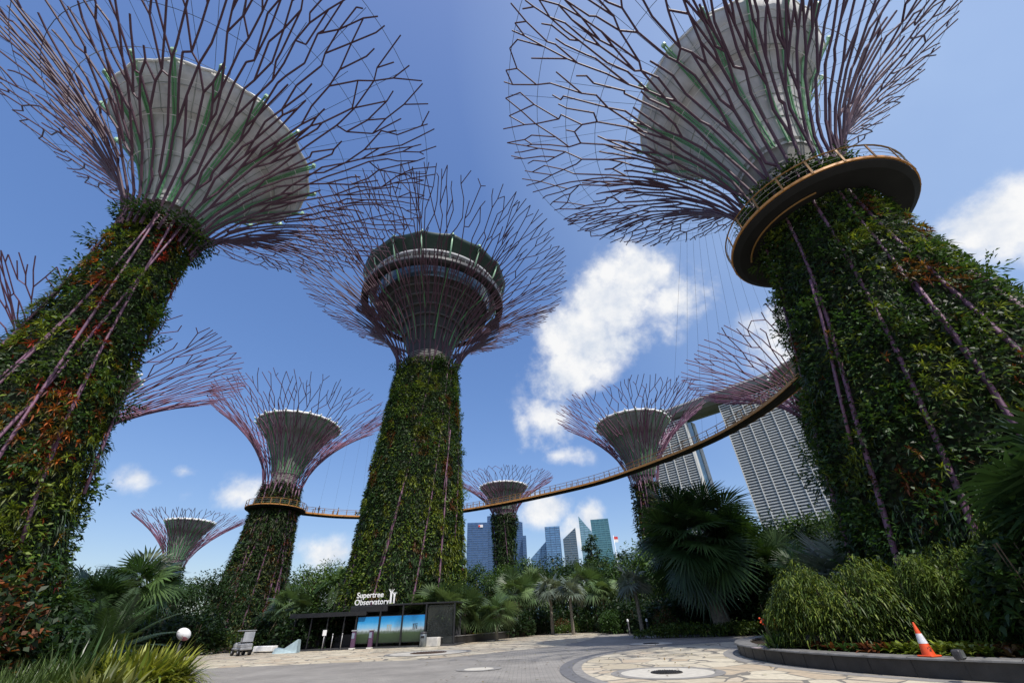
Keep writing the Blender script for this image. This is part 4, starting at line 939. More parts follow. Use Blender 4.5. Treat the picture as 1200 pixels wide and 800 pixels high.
PG1 = [(.05, .10, .028), (.07, .12, .035)]; PG2 = [(.085, .14, .055), (.10, .15, .06)]; PSIL = [(.13, .165, .13), (.16, .19, .15)]; PDARK = [(.024, .052, .018), (.036, .07, .022)]; PBLUE = [(.20, .24, .225), (.15, .195, .18)]
PROTO = {}
def proto(key):
    mk = dict(
        talipot=lambda: fan_palm_thing(118, 5.6, 2.2, 104, PDARK + PG1[:1], .42, 1.2, 8, 36, .14, -.92),
        fan_a=lambda: fan_palm_thing(102, 3.6, 1.55, 30, PG1, .17, .8, 0, 24, .14, -.45),
        fan_b=lambda: fan_palm_thing(103, 3.4, 1.5, 26, PG2, .15, .85, 2, 24, .12, -.5),
        fan_c=lambda: fan_palm_thing(104, 2.3, 1.7, 24, PG2, .17, .9, 0, 24, .12, -.3),
        fan_dark=lambda: fan_palm_thing(105, 2.6, 1.5, 34, PDARK, .18, .85, 0, 24, .14, -.55),
        dry=lambda: fan_palm_thing(106, 3.2, 1.35, 18, PG2, .16, .8, 16, 20, .3, -.2),
        silver=lambda: fan_palm_thing(107, 4.0, 1.5, 16, PSIL, .15, .75, 0, 14, .15, -.35),
        bismarck=lambda: fan_palm_thing(108, 1.7, 1.7, 17, PBLUE, .22, .75, 0, 20, .08, -.05),
        cycad=lambda: feather_palm_thing(109, .9, 2.9, 24, [(.03, .06, .018), (.05, .085, .03)], .22, 44, .13, .24, low=.2),
        feather=lambda: feather_palm_thing(110, 4.2, 2.6, 20, PG1, .6, 30, .2, .26, .13, -.2, 'feather_palm'),
        tree_a=lambda: tree_thing(201, 10., 4.6, [(.035, .07, .018), (.055, .10, .025), (.03, .065, .02)], .25, .12, 90, 62, .36),
        tree_b=lambda: tree_thing(202, 10., 4.2, [(.065, .125, .028), (.085, .145, .03)], .22, .1, 90, 62, .34),
        tree_c=lambda: tree_thing(203, 10., 4.4, [(.024, .05, .016), (.03, .062, .018)], .25, .08, 95, 62, .36),
        bamboo=lambda: tree_thing(204, 9., 3.0, [(.075, .14, .03), (.06, .12, .03)], .12, .15, 80, 70, .38, 1.0, 'bamboo_clump', True),
        conifer=lambda: tree_thing(205, 24., 2.6, [(.03, .06, .03)], .3, .1, 60, 50, .8),
        bush=lambda: hedge_thing(301, 1.4, 1.4, 2.2, 3800, [G_MID, (.05, .10, .025)], .22, .3, 'leaf', 'round_bush'),
        shrub_d=lambda: hedge_thing(302, 1.6, 1.6, 2.4, 3200, [G_DARK, (.02, .04, .015)], .26, .3, 'leaf', 'leafy_shrub'),
    )
    return mk[key]()
def spawn(key, az, D, label, cat, H=None, z=0., rz=None, group=None, sx=1.):
    """H: wanted height of the plant; the prototype is measured once"""
    x, y, _ = pol(az, D); rz = (az * 7.13 + D) % 6.28 if rz is None else rz
    if key not in PROTO:
        o = proto(key); zs = [v for ch in o.children for v in (max(c[2] for c in ch.bound_box),)]; PROTO[key] = (o, max(zs)); new = o
        o.location = (x, y, z); o.rotation_euler = (0, 0, rz); tag(o, label, cat, group)
    else:
        src = PROTO[key][0]; new = copy_thing(src, (x, y, z), rz, label, group)
        if group is None and 'group' in new: del new['group']
        new['category'] = cat
    s = (H / PROTO[key][1]) if H else 1.; new.scale = (s * sx, s * sx, s); return new
TREES_G = 'background trees closing the view'; PALM_G = 'palms planted along the far side of the road'
# big and named palms
spawn('talipot', 22.0, 45, 'very large dark fan palm with a huge round crown, right of centre', 'palm', 12.4, sx=1.13)
spawn('fan_a', -40.0, 42, 'tall green fan palm on the left, crown under the small far supertree', 'palm', 7.4)
spawn('fan_dark', -43.0, 35, 'dark fan palm left of the tall green one, behind the cycad', 'palm', 5.2)
spawn('fan_dark', -46.0, 31, 'dark fan palm closest to the trunk of the nearest left supertree', 'palm', 4.1)
spawn('cycad', -40.6, 25, 'cycad with long stiff feathery fronds in the left bed', 'cycad', 3.3, .03)
spawn('fan_c', -10.0, 47.5, 'grey-green fan palm right beside the black kiosk', 'palm', 6.1, 0, None, PALM_G)
spawn('fan_c', -7.0, 50, 'grey-green fan palm at the foot of the tallest supertree, right side', 'palm', 5.3, 0, None, PALM_G)
spawn('fan_c', -3.2, 50, 'low spreading grey-green fan palm above the paddle-leaf plant', 'palm', 4.5, 0, None, PALM_G)
spawn('fan_b', -1.0, 64, 'tall fan palm under the small dark-trunked supertree', 'palm', 8.0, 0, None, PALM_G)
spawn('silver', 3.3, 62, 'pale silver-leaved fan palm, left one of the pair with thin trunks', 'palm', 7.1, 0, None, PALM_G)
spawn('silver', 5.7, 60, 'silver-leaved fan palm with a pale thin trunk, right one of the pair', 'palm', 6.5, 0, None, PALM_G)
spawn('fan_b', 7.6, 71, 'green fan palm under the sloping dark tower', 'palm', 9.2, 0, None, PALM_G)
spawn('dry', 9.6, 66, 'fan palm with a skirt of dry straw-coloured leaves above the round bush', 'palm', 6.4, 0, None, PALM_G)
spawn('silver', 13.4, 46, 'pale-leaved palm on a short trunk left of the very large fan palm', 'palm', 6.0, 0, None, PALM_G)
spawn('fan_b', 1.0, 72, 'fan palm behind and left of the silver pair', 'palm', 8.9, 0, None, PALM_G)
spawn('fan_b', -26.4, 56, 'pale green fan palm behind the kiosk, beside the skyway-end supertree', 'palm', 6.2, 0, None, PALM_G)
spawn('feather', -21.6, 60, 'feathery palm behind the sign on the kiosk', 'palm', 8.0, 0, None, PALM_G)
spawn('fan_a', 27.6, 45, 'dark green fan palm right of the very large one', 'palm', 7.6, 0, None, PALM_G)
spawn('fan_a', 30.8, 38, 'fan palm left of the blue-grey palm, below the hotel', 'palm', 5.8, 0, None, PALM_G)
spawn('fan_b', 29.5, 48, 'fan palm under the foot of the hotel facade', 'palm', 8.2, 0, None, PALM_G)
spawn('bismarck', 34.4, 29.5, 'blue-grey fan palm with stiff leaves behind the hedge', 'palm', 5.0, .4)
spawn('fan_dark', 53.6, 18.6, 'dark fan palm cut by the right edge of the picture', 'palm', 5.9, .4)
# background trees
bt = [('tree_c', -52, 66, 9.0, 'dark tree at the far left, behind the nearest left supertree'), ('tree_c', -46.4, 70, 8.2, 'dark tree left of the dark fan palms'), ('tree_a', -42.6, 76, 9.4, 'dark green tree behind the tall green fan palm'),
      ('tree_c', -37.0, 74, 8.4, 'dark tree below the small far supertree'), ('tree_c', -34.0, 82, 10.2, 'dark tree left of the skyway-end supertree'), ('tree_a', -26.9, 102, 12.0, 'round dark tree right of the skyway-end supertree'),
      ('tree_b', -23.6, 63, 9.3, 'bright green tree behind the kiosk, left of the tallest supertree'), ('bamboo', -21.3, 66, 9.6, 'pale green bamboo against the left flank of the tallest supertree'),
      ('tree_c', -18.6, 66, 7.0, 'dark tree behind the kiosk sign'), ('tree_a', -5.6, 84, 11.2, 'green tree right of the tallest supertree, below the blue block'), ('tree_b', -2.6, 88, 11.4, 'tree at the foot of the small dark-trunked supertree'),
      ('tree_a', 1.2, 85, 12.0, 'tree in front of the low pale slab'), ('tree_c', 4.4, 88, 12.0, 'tree in front of the mid-blue tower'), ('tree_a', 7.4, 86, 11.6, 'tree in front of the dark sloping tower'),
      ('tree_c', 10.4, 80, 10.9, 'tree in front of the teal tower'), ('tree_a', 13.6, 76, 11.6, 'tree behind the pale-leaved palm'), ('tree_b', 16.4, 70, 12.0, 'tree at the left flank of the very large fan palm'),
      ('tree_c', 20.0, 66, 11.0, 'tree hidden mostly by the very large fan palm'), ('tree_a', 24.6, 62, 11.6, 'tree at the right flank of the very large fan palm'), ('tree_b', 28.0, 57, 11.0, 'bright tree below the left edge of the hotel facade'),
      ('tree_b', 31.2, 56, 10.9, 'bright tree below the middle of the hotel facade'), ('tree_a', 34.2, 53, 10.4, 'tree below the right part of the hotel facade'), ('tree_b', 36.6, 42, 8.2, 'tree left of the nearest right supertree, at its shaded side'),
      ('tree_c', 40.5, 40, 8.4, 'dark tree directly behind the nearest right supertree'), ('tree_c', 60, 45, 11, 'dark tree at the right, behind the supertree')]
for k, az, D, H, lab in bt: spawn(k, az, D, lab, 'tree', H, 0, None, TREES_G, 1.12)
UG = 'dark undergrowth shrubs under the trees'
spawn('conifer', 8.9, 150, 'narrow conifer standing in front of the slender pointed tower', 'tree', 24.5)
ug = [(-49, 40), (-46, 44), (-43.5, 48), (-40, 52), (-37, 54), (-34.5, 56), (-6, 56), (-3.5, 58), (-1, 60), (1.5, 66), (3.8, 70), (6.2, 70), (8.5, 66), (11, 62), (13, 58), (15, 54), (17, 52), (19, 50), (24.5, 47), (26.5, 46), (29, 42), (31.8, 35), (36.3, 33), (38.5, 31), (-11.5, 48), (-24.5, 52), (-22, 52), (-27.5, 58)]
for az, D in ug: spawn('shrub_d', az, D, 'dark leafy shrub in the shaded undergrowth below the trees', 'shrub', 3.4 + (D % 3) * .3, 0, None, UG, 1.25)
# left bed in the foreground
def place(root, az, D, z, label, cat, rz=0., group=None):
    x, y, _ = pol(az, D); root.location = (x, y, z); root.rotation_euler = (0, 0, rz); tag(root, label, cat, group); return root
place(strap_bush_thing(401, 1.6, 1.9, 1700, [(.26, .28, .04), (.22, .23, .03), (.12, .16, .025)], .10, .85), -37.3, 21.5, .03, 'large yellow-green strap-leaved bush beside the paving, lower left', 'bush')
place(strap_bush_thing(402, 1.5, 1.35, 2000, [(.10, .15, .04), (.07, .11, .03)], .028, .5, 'grass_clump'), -44.0, 20.5, .03, 'soft green grassy clump in the lower left bed', 'grass clump')
place(strap_bush_thing(403, 1.5, .95, 1700, [(.11, .16, .04), (.08, .12, .03)], .028, .4, 'grass_clump'), -46.5, 17.5, .03, 'green grassy clump in the very corner at the lower left', 'grass clump')
place(strap_bush_thing(404, .9, 1.2, 240, [(.16, .17, .05), (.11, .13, .03)], .11, .5), -39.6, 18.6, .03, 'pale yellow striped strap-leaved plant in front of the large bush', 'bush')
place(strap_bush_thing(407, 1.1, 2.0, 260, [(.04, .08, .02), (.07, .10, .03)], .07, .5), -41.2, 21.6, .03, 'dark green strap-leaved bush between the cycad and the yellow-green bush', 'bush')
place(hedge_thing(405, 1.8, 1.5, 3.2, 3600, [G_DARK, (.03, .05, .015), C_RUST], .26, .3, 'leaf', 'leafy_shrub'), -49.5, 22.5, .03, 'dark shrub with rusty leaves at the foot of the nearest left supertree', 'shrub')
place(hedge_thing(406, 1.8, 1.6, 2.4, 3200, [G_DARK, (.02, .045, .015)], .24, .3, 'leaf', 'leafy_shrub'), -46.0, 24, .03, 'dark leafy shrub between the trunk and the cycad', 'shrub')
rngp = np.random.default_rng(77)
def scatter(az0, az1, d0, d1, n, z): return [pol(a, d, z) for a, d in zip(rngp.uniform(az0, az1, n), rngp.uniform(d0, d1, n))]
rosette_patch('ground_cover', 501, scatter(-39, -34.4, 16.5, 18.6, 60, .05), .5, [C_RED, C_PINK, C_RUST], 'red-leaved ground cover along the lower edge by the yellow-green bush', 'ground cover')
rosette_patch('ground_cover', 506, scatter(-46, -38, 16.5, 22, 90, .05), .55, [(.06, .10, .02), (.10, .13, .03), C_RUST], 'mixed green ground cover in the lower left bed', 'ground cover')
# hedge at the foot of the skyway-end tree and along the far road edge
place(hedge_thing(410, 7.0, 1.2, 1.5, 6500, [(.05, .085, .02), (.08, .10, .02), G_MID], .28, .3, 'leaf'), -31.2, 57, .02, 'low green hedge behind the golf cart', 'hedge', .5)
place(hedge_thing(411, 8.0, .9, .9, 4500, [(.05, .10, .02), (.08, .12, .02)], .22, .3, 'leaf'), 5.0, 66, .02, 'low bright hedge along the far road edge below the silver palms', 'hedge', -.1)
place(hedge_thing(412, 6.0, 1.0, .9, 4500, [(.05, .09, .02), (.09, .13, .02)], .2, .3, 'leaf'), 20.2, 43.2, .02, 'low yellow-green hedge at the foot of the very large fan palm', 'hedge', -.35)
spawn('bush', 10.2, 57, 'round clipped green bush at the far road edge', 'bush', 2.5)
place(hedge_thing(413, 1.0, 1.0, 2.0, 1500, [(.10, .05, .02), G_MID], .2, .3, 'leaf', 'leafy_shrub'), 16.1, 45, .02, 'small reddish shrub by the bollard lamp', 'shrub')
place(hedge_thing(414, 1.2, 1.0, 1.5, 1500, [(.10, .045, .02), (.05, .07, .02)], .2, .3, 'leaf', 'leafy_shrub'), 4.4, 67, .02, 'small rusty shrub below the silver palm pair', 'shrub')
# right planter
place(hedge_thing(420, 2.7, 1.2, 2.35, 24000, [(.09, .14, .024), (.15, .19, .03), (.05, .085, .018)], .15, .26), 33.4, 21.0, .4, 'dense hedge of narrow drooping leaves, left one in the right planter', 'hedge', -.78)
place(hedge_thing(421, 2.9, 1.2, 2.75, 24000, [(.08, .13, .024), (.12, .165, .03)], .15, .28), 46.2, 20.6, .5, 'hedge of drooping leaves below the supertree trunk, right one in the planter', 'hedge', -.75)
place(hedge_thing(422, 1.8, 1.3, 2.2, 4500, [G_DARK, (.02, .045, .014)], .26, .3, 'leaf', 'leafy_shrub'), 40.5, 23.0, .45, 'dark shrub in shade between the two hedges', 'shrub', -.8)
place(hedge_thing(423, 2.4, 1.6, 3.2, 5000, [G_DARK, G_MID], .26, .3, 'leaf', 'leafy_shrub'), 50.5, 19.0, .45, 'leafy shrub under the fan palm at the right edge', 'shrub', -.6)
place(strap_bush_thing(425, .55, .85, 90, [G_MID, (.05, .09, .02)], .09, .5, 'flowering_plant', fl=True), 26.6, 21.2, .4, 'plant with orange flower spikes at the left tip of the planter', 'flowering plant')
def arc(r0, r1, a0, a1, n, z=.43):
    r = rngp.uniform(r0, r1, n); a = np.radians(rngp.uniform(a0, a1, n)); return [(PC[0] + q * math.cos(b), PC[1] + q * math.sin(b), z) for q, b in zip(r, a)]
rosette_patch('ground_cover', 511, arc(8.6, 10.4, 203, 216, 110), .55, [G_YEL, (.11, .15, .02)], 'yellow-green ground cover along the planter edge left of the cone', 'ground cover')
rosette_patch('ground_cover', 512, arc(8.4, 10.3, 214, 226, 110), .52, [(.14, .08, .03), C_RUST, (.12, .13, .03)], 'bronze and pink ground cover behind the traffic cone', 'ground cover')
rosette_patch('ground_cover', 513, arc(8.4, 10.3, 225, 240, 150), .58, [G_YEL, (.14, .17, .03), (.07, .12, .02)], 'bright yellow-green ground cover right of the traffic cone', 'ground cover')
rosette_patch('ground_cover', 514, arc(8.3, 10.3, 239, 254, 120), .6, [(.16, .03, .03), C_RUST, (.09, .03, .03)], 'dark red ground cover at the right end of the planter', 'ground cover')
rosette_patch('ground_cover', 515, arc(8.9, 10.4, 186, 203, 130), .5, [(.10, .035, .02), C_RUST, G_MID], 'dark red ground cover under the left hedge', 'ground cover')
rosette_patch('ground_cover', 516, arc(7.5, 9.2, 216, 250, 160), .6, [G_MID, G_DARK, (.06, .10, .02)], 'green leafy ground cover behind the coloured border plants', 'ground cover')
rosette_patch('ground_cover', 517, arc(9.4, 10.4, 165, 186, 40), .4, [G_YEL, G_MID], 'yellow-green ground cover round the far tip of the planter', 'ground cover')
place(feather_palm_thing(430, .1, 1.0, 16, [(.05, .11, .03), (.06, .12, .03)], .5, 18, .3, .3, .04, .1, 'fern'), 46.9, 17.0, .42, 'light green fern beside the dark red ground cover', 'fern')
# planter wall
pw = MB(); pw.lathe([(10.75, -.05), (10.75, .38), (11.25, .38), (11.25, -.05)], 160, (PC[0], PC[1], 0), close=True); pr = pw.build('planter_wall', MT['granite'])
tag(pr, 'curved dark granite planter wall round the nearest right supertree', 'planter wall')
for p_ in pr.data.polygons: p_.use_smooth = False
cp = MB(); cp.lathe([(10.65, .385), (10.65, .44), (11.32, .44), (11.34, .42), (11.34, .385)], 160, (PC[0], PC[1], 0), close=True); cpo = cp.build('coping', MT['granitetop'], pr)
for p_ in cpo.data.polygons: p_.use_smooth = False
jt = MB()
for k in range(64):
    a = 2 * math.pi * k / 64; jt.box((PC[0] + 11.255 * math.cos(a), PC[1] + 11.255 * math.sin(a), .17), (.014, .016, .42), a); jt.box((PC[0] + 10.985 * math.cos(a), PC[1] + 10.985 * math.sin(a), .4365), (.70, .014, .012), a)
jt.build('joints', MT['black'], pr)
# far planter beside the kiosk
fp = empty('planter', (0, 0, 0), 0, 'low stone planter with a white end beside the kiosk', 'planter')
A_, B_ = Vector((-7.6, 43.9, 0)), Vector((1.9, 66.0, 0)); dv = (B_ - A_).normalized(); an = math.atan2(dv.y, dv.x); nrm2 = Vector((-dv.y, dv.x, 0)); mid = (A_ + B_) / 2; Lw = (B_ - A_).length
MB().box((mid.x, mid.y, .28), (Lw, .4, .62), an).build('wall', MT['granite'], fp)
MB().box((mid.x, mid.y, .615), (Lw + .05, .5, .05), an).build('coping', MT['granitetop'], fp)
e_ = A_ - dv * .3 + nrm2 * .5; MB().box((e_.x, e_.y, .33), (.55, 1.5, .68), an, .05).build('end_block', MT['marble'], fp)
m_ = mid + nrm2 * 1.8; MB().box((m_.x, m_.y, .2), (Lw, 3.2, .45), an).build('soil', MT['soil'], fp)
def along(t0, t1, o0, o1, n, z=.43):
    out = []
    for t, o in zip(rngp.uniform(t0, t1, n), rngp.uniform(o0, o1, n)): q = A_ + dv * t + nrm2 * o; out.append((q.x, q.y, z))
    return out
rosette_patch('ground_cover', 521, along(2, 9, .4, 1.6, 45), .55, [(.30, .14, .03), (.22, .16, .03), C_RUST], 'orange and yellow ground cover in the planter beside the kiosk', 'ground cover')
rosette_patch('ground_cover', 522, along(9, 19, .4, 2.0, 60), .6, [(.22, .19, .05), G_YEL, (.14, .08, .03)], 'straw-coloured ground cover at the far end of the stone planter', 'ground cover')
q_ = A_ + dv * 4.4 + nrm2 * 2.3; pp = paddle_plant_thing(440, 2.6, 9, 1.4, .42, [(.06, .12, .03), (.08, .15, .04)]); pp.location = (q_.x, q_.y, .4); tag(pp, 'bright green paddle-leaved plant in the stone planter beside the kiosk', 'plant')
q_ = A_ + dv * 7.0 + nrm2 * 2.6; pp = copy_thing(pp, (q_.x, q_.y, .4), 2., 'smaller paddle-leaved plant behind the orange ground cover'); pp.scale = (.8,) * 3

# ================================================================== KIOSK
K0, K1 = Vector((-21.6, 45.2, 0)), Vector((-6.2, 43.9, 0))           # front line, left and right ends
kd = (K1 - K0).normalized(); ka = math.atan2(kd.y, kd.x); kn = Vector((-kd.y, kd.x, 0))   # kn points away from the camera
KL = (K1 - K0).length
def kp(t, d, z): q = K0 + kd * t + kn * d; return (q.x, q.y, z)
def kiosk():
    root = empty('kiosk', (0, 0, 0), 0, 'low black pavilion with glass front and flat roofs at the foot of the tallest supertree', 'kiosk')
    kg = bpy.data.materials.new('tinted_glass'); nt, ns, L, p = nodes(kg); p.inputs['Base Color'].default_value = (.25, .28, .28, 1); p.inputs['Transmission Weight'].default_value = .9; p.inputs['Roughness'].default_value = .02; p.inputs['IOR'].default_value = 1.3
    b = MB(); b.box(kp(3.4, 2.2, 2.62), (7.4, 4.8, .16), ka, .04); b.box(kp(3.4, -.25, 2.66), (7.4, .12, .34), ka); b.build('canopy_roof', MT['black'], root)
    b = MB(); b.box(kp(7.2, 1.6, 2.98), (3.6, 3.4, .5), ka, .05); b.build('raised_fascia', MT['black'], root)
    b = MB(); b.box(kp(11.6, 1.7, 3.22), (8.0, 3.6, .14), ka, .04); b.build('canopy_roof', MT['black'], root)
    for t in (.2, 1.8, 3.4, 5.0): MB().box(kp(t, 0, 1.27), (.10, .10, 2.55), ka).build('post', MT['black'], root)
    for t in (6.2, 8.42, 10.55, 12.75, 15.4): MB().box(kp(t, -.1, 1.57), (.13, .12, 3.15), ka).build('post', MT['black'], root)
    b = MB(); b.box(kp(3.0, 4.3, 1.25), (6.0, .12, 2.5), ka); b.build('back_wall', MT['dark'], root)
    MB().box(kp(1.4, 1.8, .55), (1.6, .8, 1.1), ka, .03).build('counter', MT['black'], root); MB().box(kp(4.4, 2.2, .55), (2.0, .8, 1.1), ka, .03).build('counter', MT['black'], root)
    b = MB(); b.box(kp(11, 3.2, 1.5), (8.6, .12, 3.0), ka); b.build('back_panel', MT['dark'], root)
    b = MB(); b.box(kp(KL / 2, 1.8, .06), (KL + .4, 4.2, .12), ka); b.build('plinth', MT['darkgrey'], root)
    b = MB(); b.box(kp(14.1, .1, 1.6), (2.5, .02, 2.9), ka); b.build('glass_panel', kg, root)
    return root
kiosk()
def poster_mat(name, seed):
    """a printed skyline: blue to pale sky, a green park below, a few grey towers between"""
    m = bpy.data.materials.new(name); nt, ns, L, p = nodes(m); tc = ns.new('ShaderNodeTexCoord'); sp = ns.new('ShaderNodeSeparateXYZ'); L(tc.outputs['Generated'], sp.inputs[0])
    ra = ns.new('ShaderNodeValToRGB'); L(sp.outputs['Z'], ra.inputs[0]); e = ra.color_ramp.elements; e[0].position = 0; e[0].color = (.02, .035, .02, 1); e[1].position = 1; e[1].color = (.01, .19, .50, 1)
    for pos, c in ((.34, (.05, .08, .04, 1)), (.42, (.16, .20, .18, 1)), (.47, (.42, .50, .55, 1)), (.6, (.18, .45, .68, 1)), (.8, (.03, .28, .60, 1))): q = e.new(pos); q.color = c
    nz = ns.new('ShaderNodeTexNoise'); nz.inputs['Scale'].default_value = 7 + seed; nz.inputs['Detail'].default_value = 6; L(tc.outputs['Generated'], nz.inputs['Vector'])
    ad = ns.new('ShaderNodeMath'); ad.operation = 'MULTIPLY_ADD'; L(nz.outputs[0], ad.inputs[0]); ad.inputs[1].default_value = .16; ad2 = ns.new('ShaderNodeMath'); ad2.operation = 'SUBTRACT'; L(sp.outputs['Z'], ad2.inputs[0]); ad2.inputs[1].default_value = .08; L(ad2.outputs[0], ad.inputs[2]); L(ad.outputs[0], ra.inputs[0])
    L(ra.outputs[0], p.inputs['Base Color']); p.inputs['Roughness'].default_value = .3; return m
PG = 'skyline posters on the kiosk'
for i, (t, w, lab) in enumerate(((7.35, 2.05, 'blue skyline poster on the kiosk, nearest the ticket gates'), (9.5, 2.0, 'blue skyline poster in the middle with three grey slab towers'), (11.62, 2.1, 'blue skyline poster at the right end of the kiosk, by the bin'))):
    r = empty('poster', kp(t, -.02, 0), ka, lab, 'poster', PG); b = MB(); b.box((0, 0, 1.38), (w, .05, 1.95)); b.build('print', poster_mat('poster_print', i), r)
    f = MB(); f.box((0, .055, 1.38), (w + .06, .05, 2.05)); f.build('frame', MT['black'], r)
    if i:
        g = MB()
        for k in range(3): g.box((-.3 + .16 * k + .3 * (i - 1), -.03, 1.46), (.09, .012, .42 - .06 * (i - 1) * k)); 
        g.box((-.14 + .3 * (i - 1), -.03, 1.69), (.46, .012, .05)); g.build('printed_towers', MT['darkgrey'] if i == 2 else MT['dishgrey'], r)
# sign on the roof: letters and emblem
def text_obj(s, size, loc, parent, m, ext=.04):
    cu = bpy.data.curves.new('letters', 'FONT'); cu.body = s; cu.size = size; cu.extrude = ext; cu.offset = size * .012; cu.space_character = 1.02
    tmp = bpy.data.objects.new('letters', cu); COL.objects.link(tmp); bpy.context.view_layer.update(); me = bpy.data.meshes.new_from_object(tmp.evaluated_get(bpy.context.evaluated_depsgraph_get())); bpy.data.objects.remove(tmp); me.materials.clear(); o = link('letters', me, m); o.parent = parent; o.location = loc; o.rotation_euler = (math.pi / 2, 0, 0); return o
sg = empty('roof_sign', kp(5.5, .4, 3.25), ka, 'white roof sign lettering with a two-tree emblem on the black kiosk', 'sign')
sg.scale = (.66,) * 3; SIGNW = mat('sign_white', (.82, .82, .82), .5)
text_obj('Supertree', .98, (.2, 0, .98), sg, SIGNW); text_obj('Observatory', .98, (-.0, 0, .12), sg, SIGNW)
b = MB(); b.tube([(-.1, .1, .04), (5.9, .1, .04)], .03, 5)
for x in (.2, 1.6, 3.1, 4.6, 5.8): b.tube([(x, .1, -.3), (x, .1, .1)], .025, 5); 
for x in (.5, 2.0, 3.4): b.tube([(x, .1, .1), (x, .1, 1.0)], .02, 4)
b.build('support_frame', MT['black'], sg)
b = MB()
def emblem(x, z, h, w):
    for k, (tx, tw) in enumerate(((-.5, .055), (-.2, .045), (.2, .045), (.5, .055))):
        pts = [(x + tx * w * .45, 0, z), (x + tx * w * .40, 0, z + h * .55), (x + tx * w * .7, 0, z + h * .8), (x + tx * w * 2.0, 0, z + h * 1.0)]; b.tube(pts, [tw * 1.2, tw, tw, tw * .5], 5)
emblem(5.35, .16, 1.75, .42); emblem(5.85, .16, 1.35, .3)
b.build('emblem', SIGNW, sg)
# ticket gates, stands, bin
def gate(t, label):
    r = empty('ticket_gate', kp(t, -.5, 0), ka, label, 'gate', 'ticket gates at the kiosk'); MB().box((0, 0, .06), (.42, .6, .12), 0, .03).build('base', MT['marble'], r)
    MB().box((0, 0, .72), (.36, .34, 1.2), 0, .06).build('pillar', mat('gate_plum', (.10, .05, .10), .4), r); MB().box((0, -.175, 1.0), (.24, .03, .4)).build('screen', mat('gate_screen', (.22, .26, .34), .2), r)
    MB().box((0, 0, 1.36), (.44, .4, .1), 0, .03).build('cap', MT['dishrim'] if 0 else MT['soffit'], r)
gate(6.35, 'plum ticket gate with white foot, left one of two in front of the posters'); gate(7.95, 'plum ticket gate with white foot, right one of two in front of the posters')
def stand(t, label, card):
    r = empty('barrier_post', kp(t, -.6, 0), ka, label, 'stand'); b = MB(); b.lathe([(.01, .0), (.18, .01), (.17, .05), (.04, .07), (.01, .07)], 16); b.build('base', MT['darkgrey'], r); MB().tube([(0, 0, .05), (0, 0, 1.15)], .03, 8).build('pole', MT['cable'], r)
    if card: MB().box((0, -.03, 1.3), (.36, .03, .42)).build('card', MT['white'], r)
    else: MB().lathe([(.01, 1.1), (.05, 1.12), (.05, 1.2), (.01, 1.22)], 10).build('cap', MT['cable'], r)
stand(3.6, 'thin stand holding a white notice card in front of the kiosk', True); stand(4.4, 'thin barrier post between the notice card and the ticket gates', False); stand(5.3, 'thin barrier post close to the left ticket gate', False)
r = empty('litter_bin', kp(12.75, -.45, 0), ka, 'grey cylindrical litter bin between the posters and the stone planter', 'bin'); MB().lathe([(.01, .0), (.3, .0), (.31, .9), (.27, .95), (.01, .95)], 20).build('body', mat('bin_steel', (.22, .25, .27), .35, .5), r); MB().lathe([(.33, .95), (.33, 1.02), (.2, 1.1), (.01, 1.12)], 20).build('lid', MT['dark'], r)
MB().box((0, -.3, .72), (.3, .06, .16)).build('slot', MT['black'], r)
# white kerb block and pale blue seat left of the kiosk
r = empty('stone_bench', pol(-27.6, 51.0), -.3, 'white stone block bench behind the golf cart', 'bench'); MB().box((0, 0, .30), (2.2, .7, .42), 0, .05).build('seat', MT['white'], r); MB().box((0, .02, .05), (2.0, .5, .1)).build('foot', MT['granite'], r)
r = empty('ramp_cover', pol(-25.6, 47.6), .1, 'pale blue-grey jagged cover at the left end of the kiosk', 'cover'); b = MB(); b.add([(-1, -.4, 0), (1, -.4, 0), (1, .5, 0), (-1, .5, 0), (-.9, -.3, .35), (-.2, -.3, .28), (.9, -.3, .95), (.9, .4, .9), (-.2, .4, .3), (-.9, .4, .4)],
      [(0, 1, 6, 5, 4), (1, 2, 7, 6), (2, 3, 9, 8, 7), (3, 0, 4, 9), (4, 5, 8, 9), (5, 6, 7, 8), (3, 2, 1, 0)]); b.build('cover', mat('pale_blue_sheet', (.40, .52, .56), .5), r)

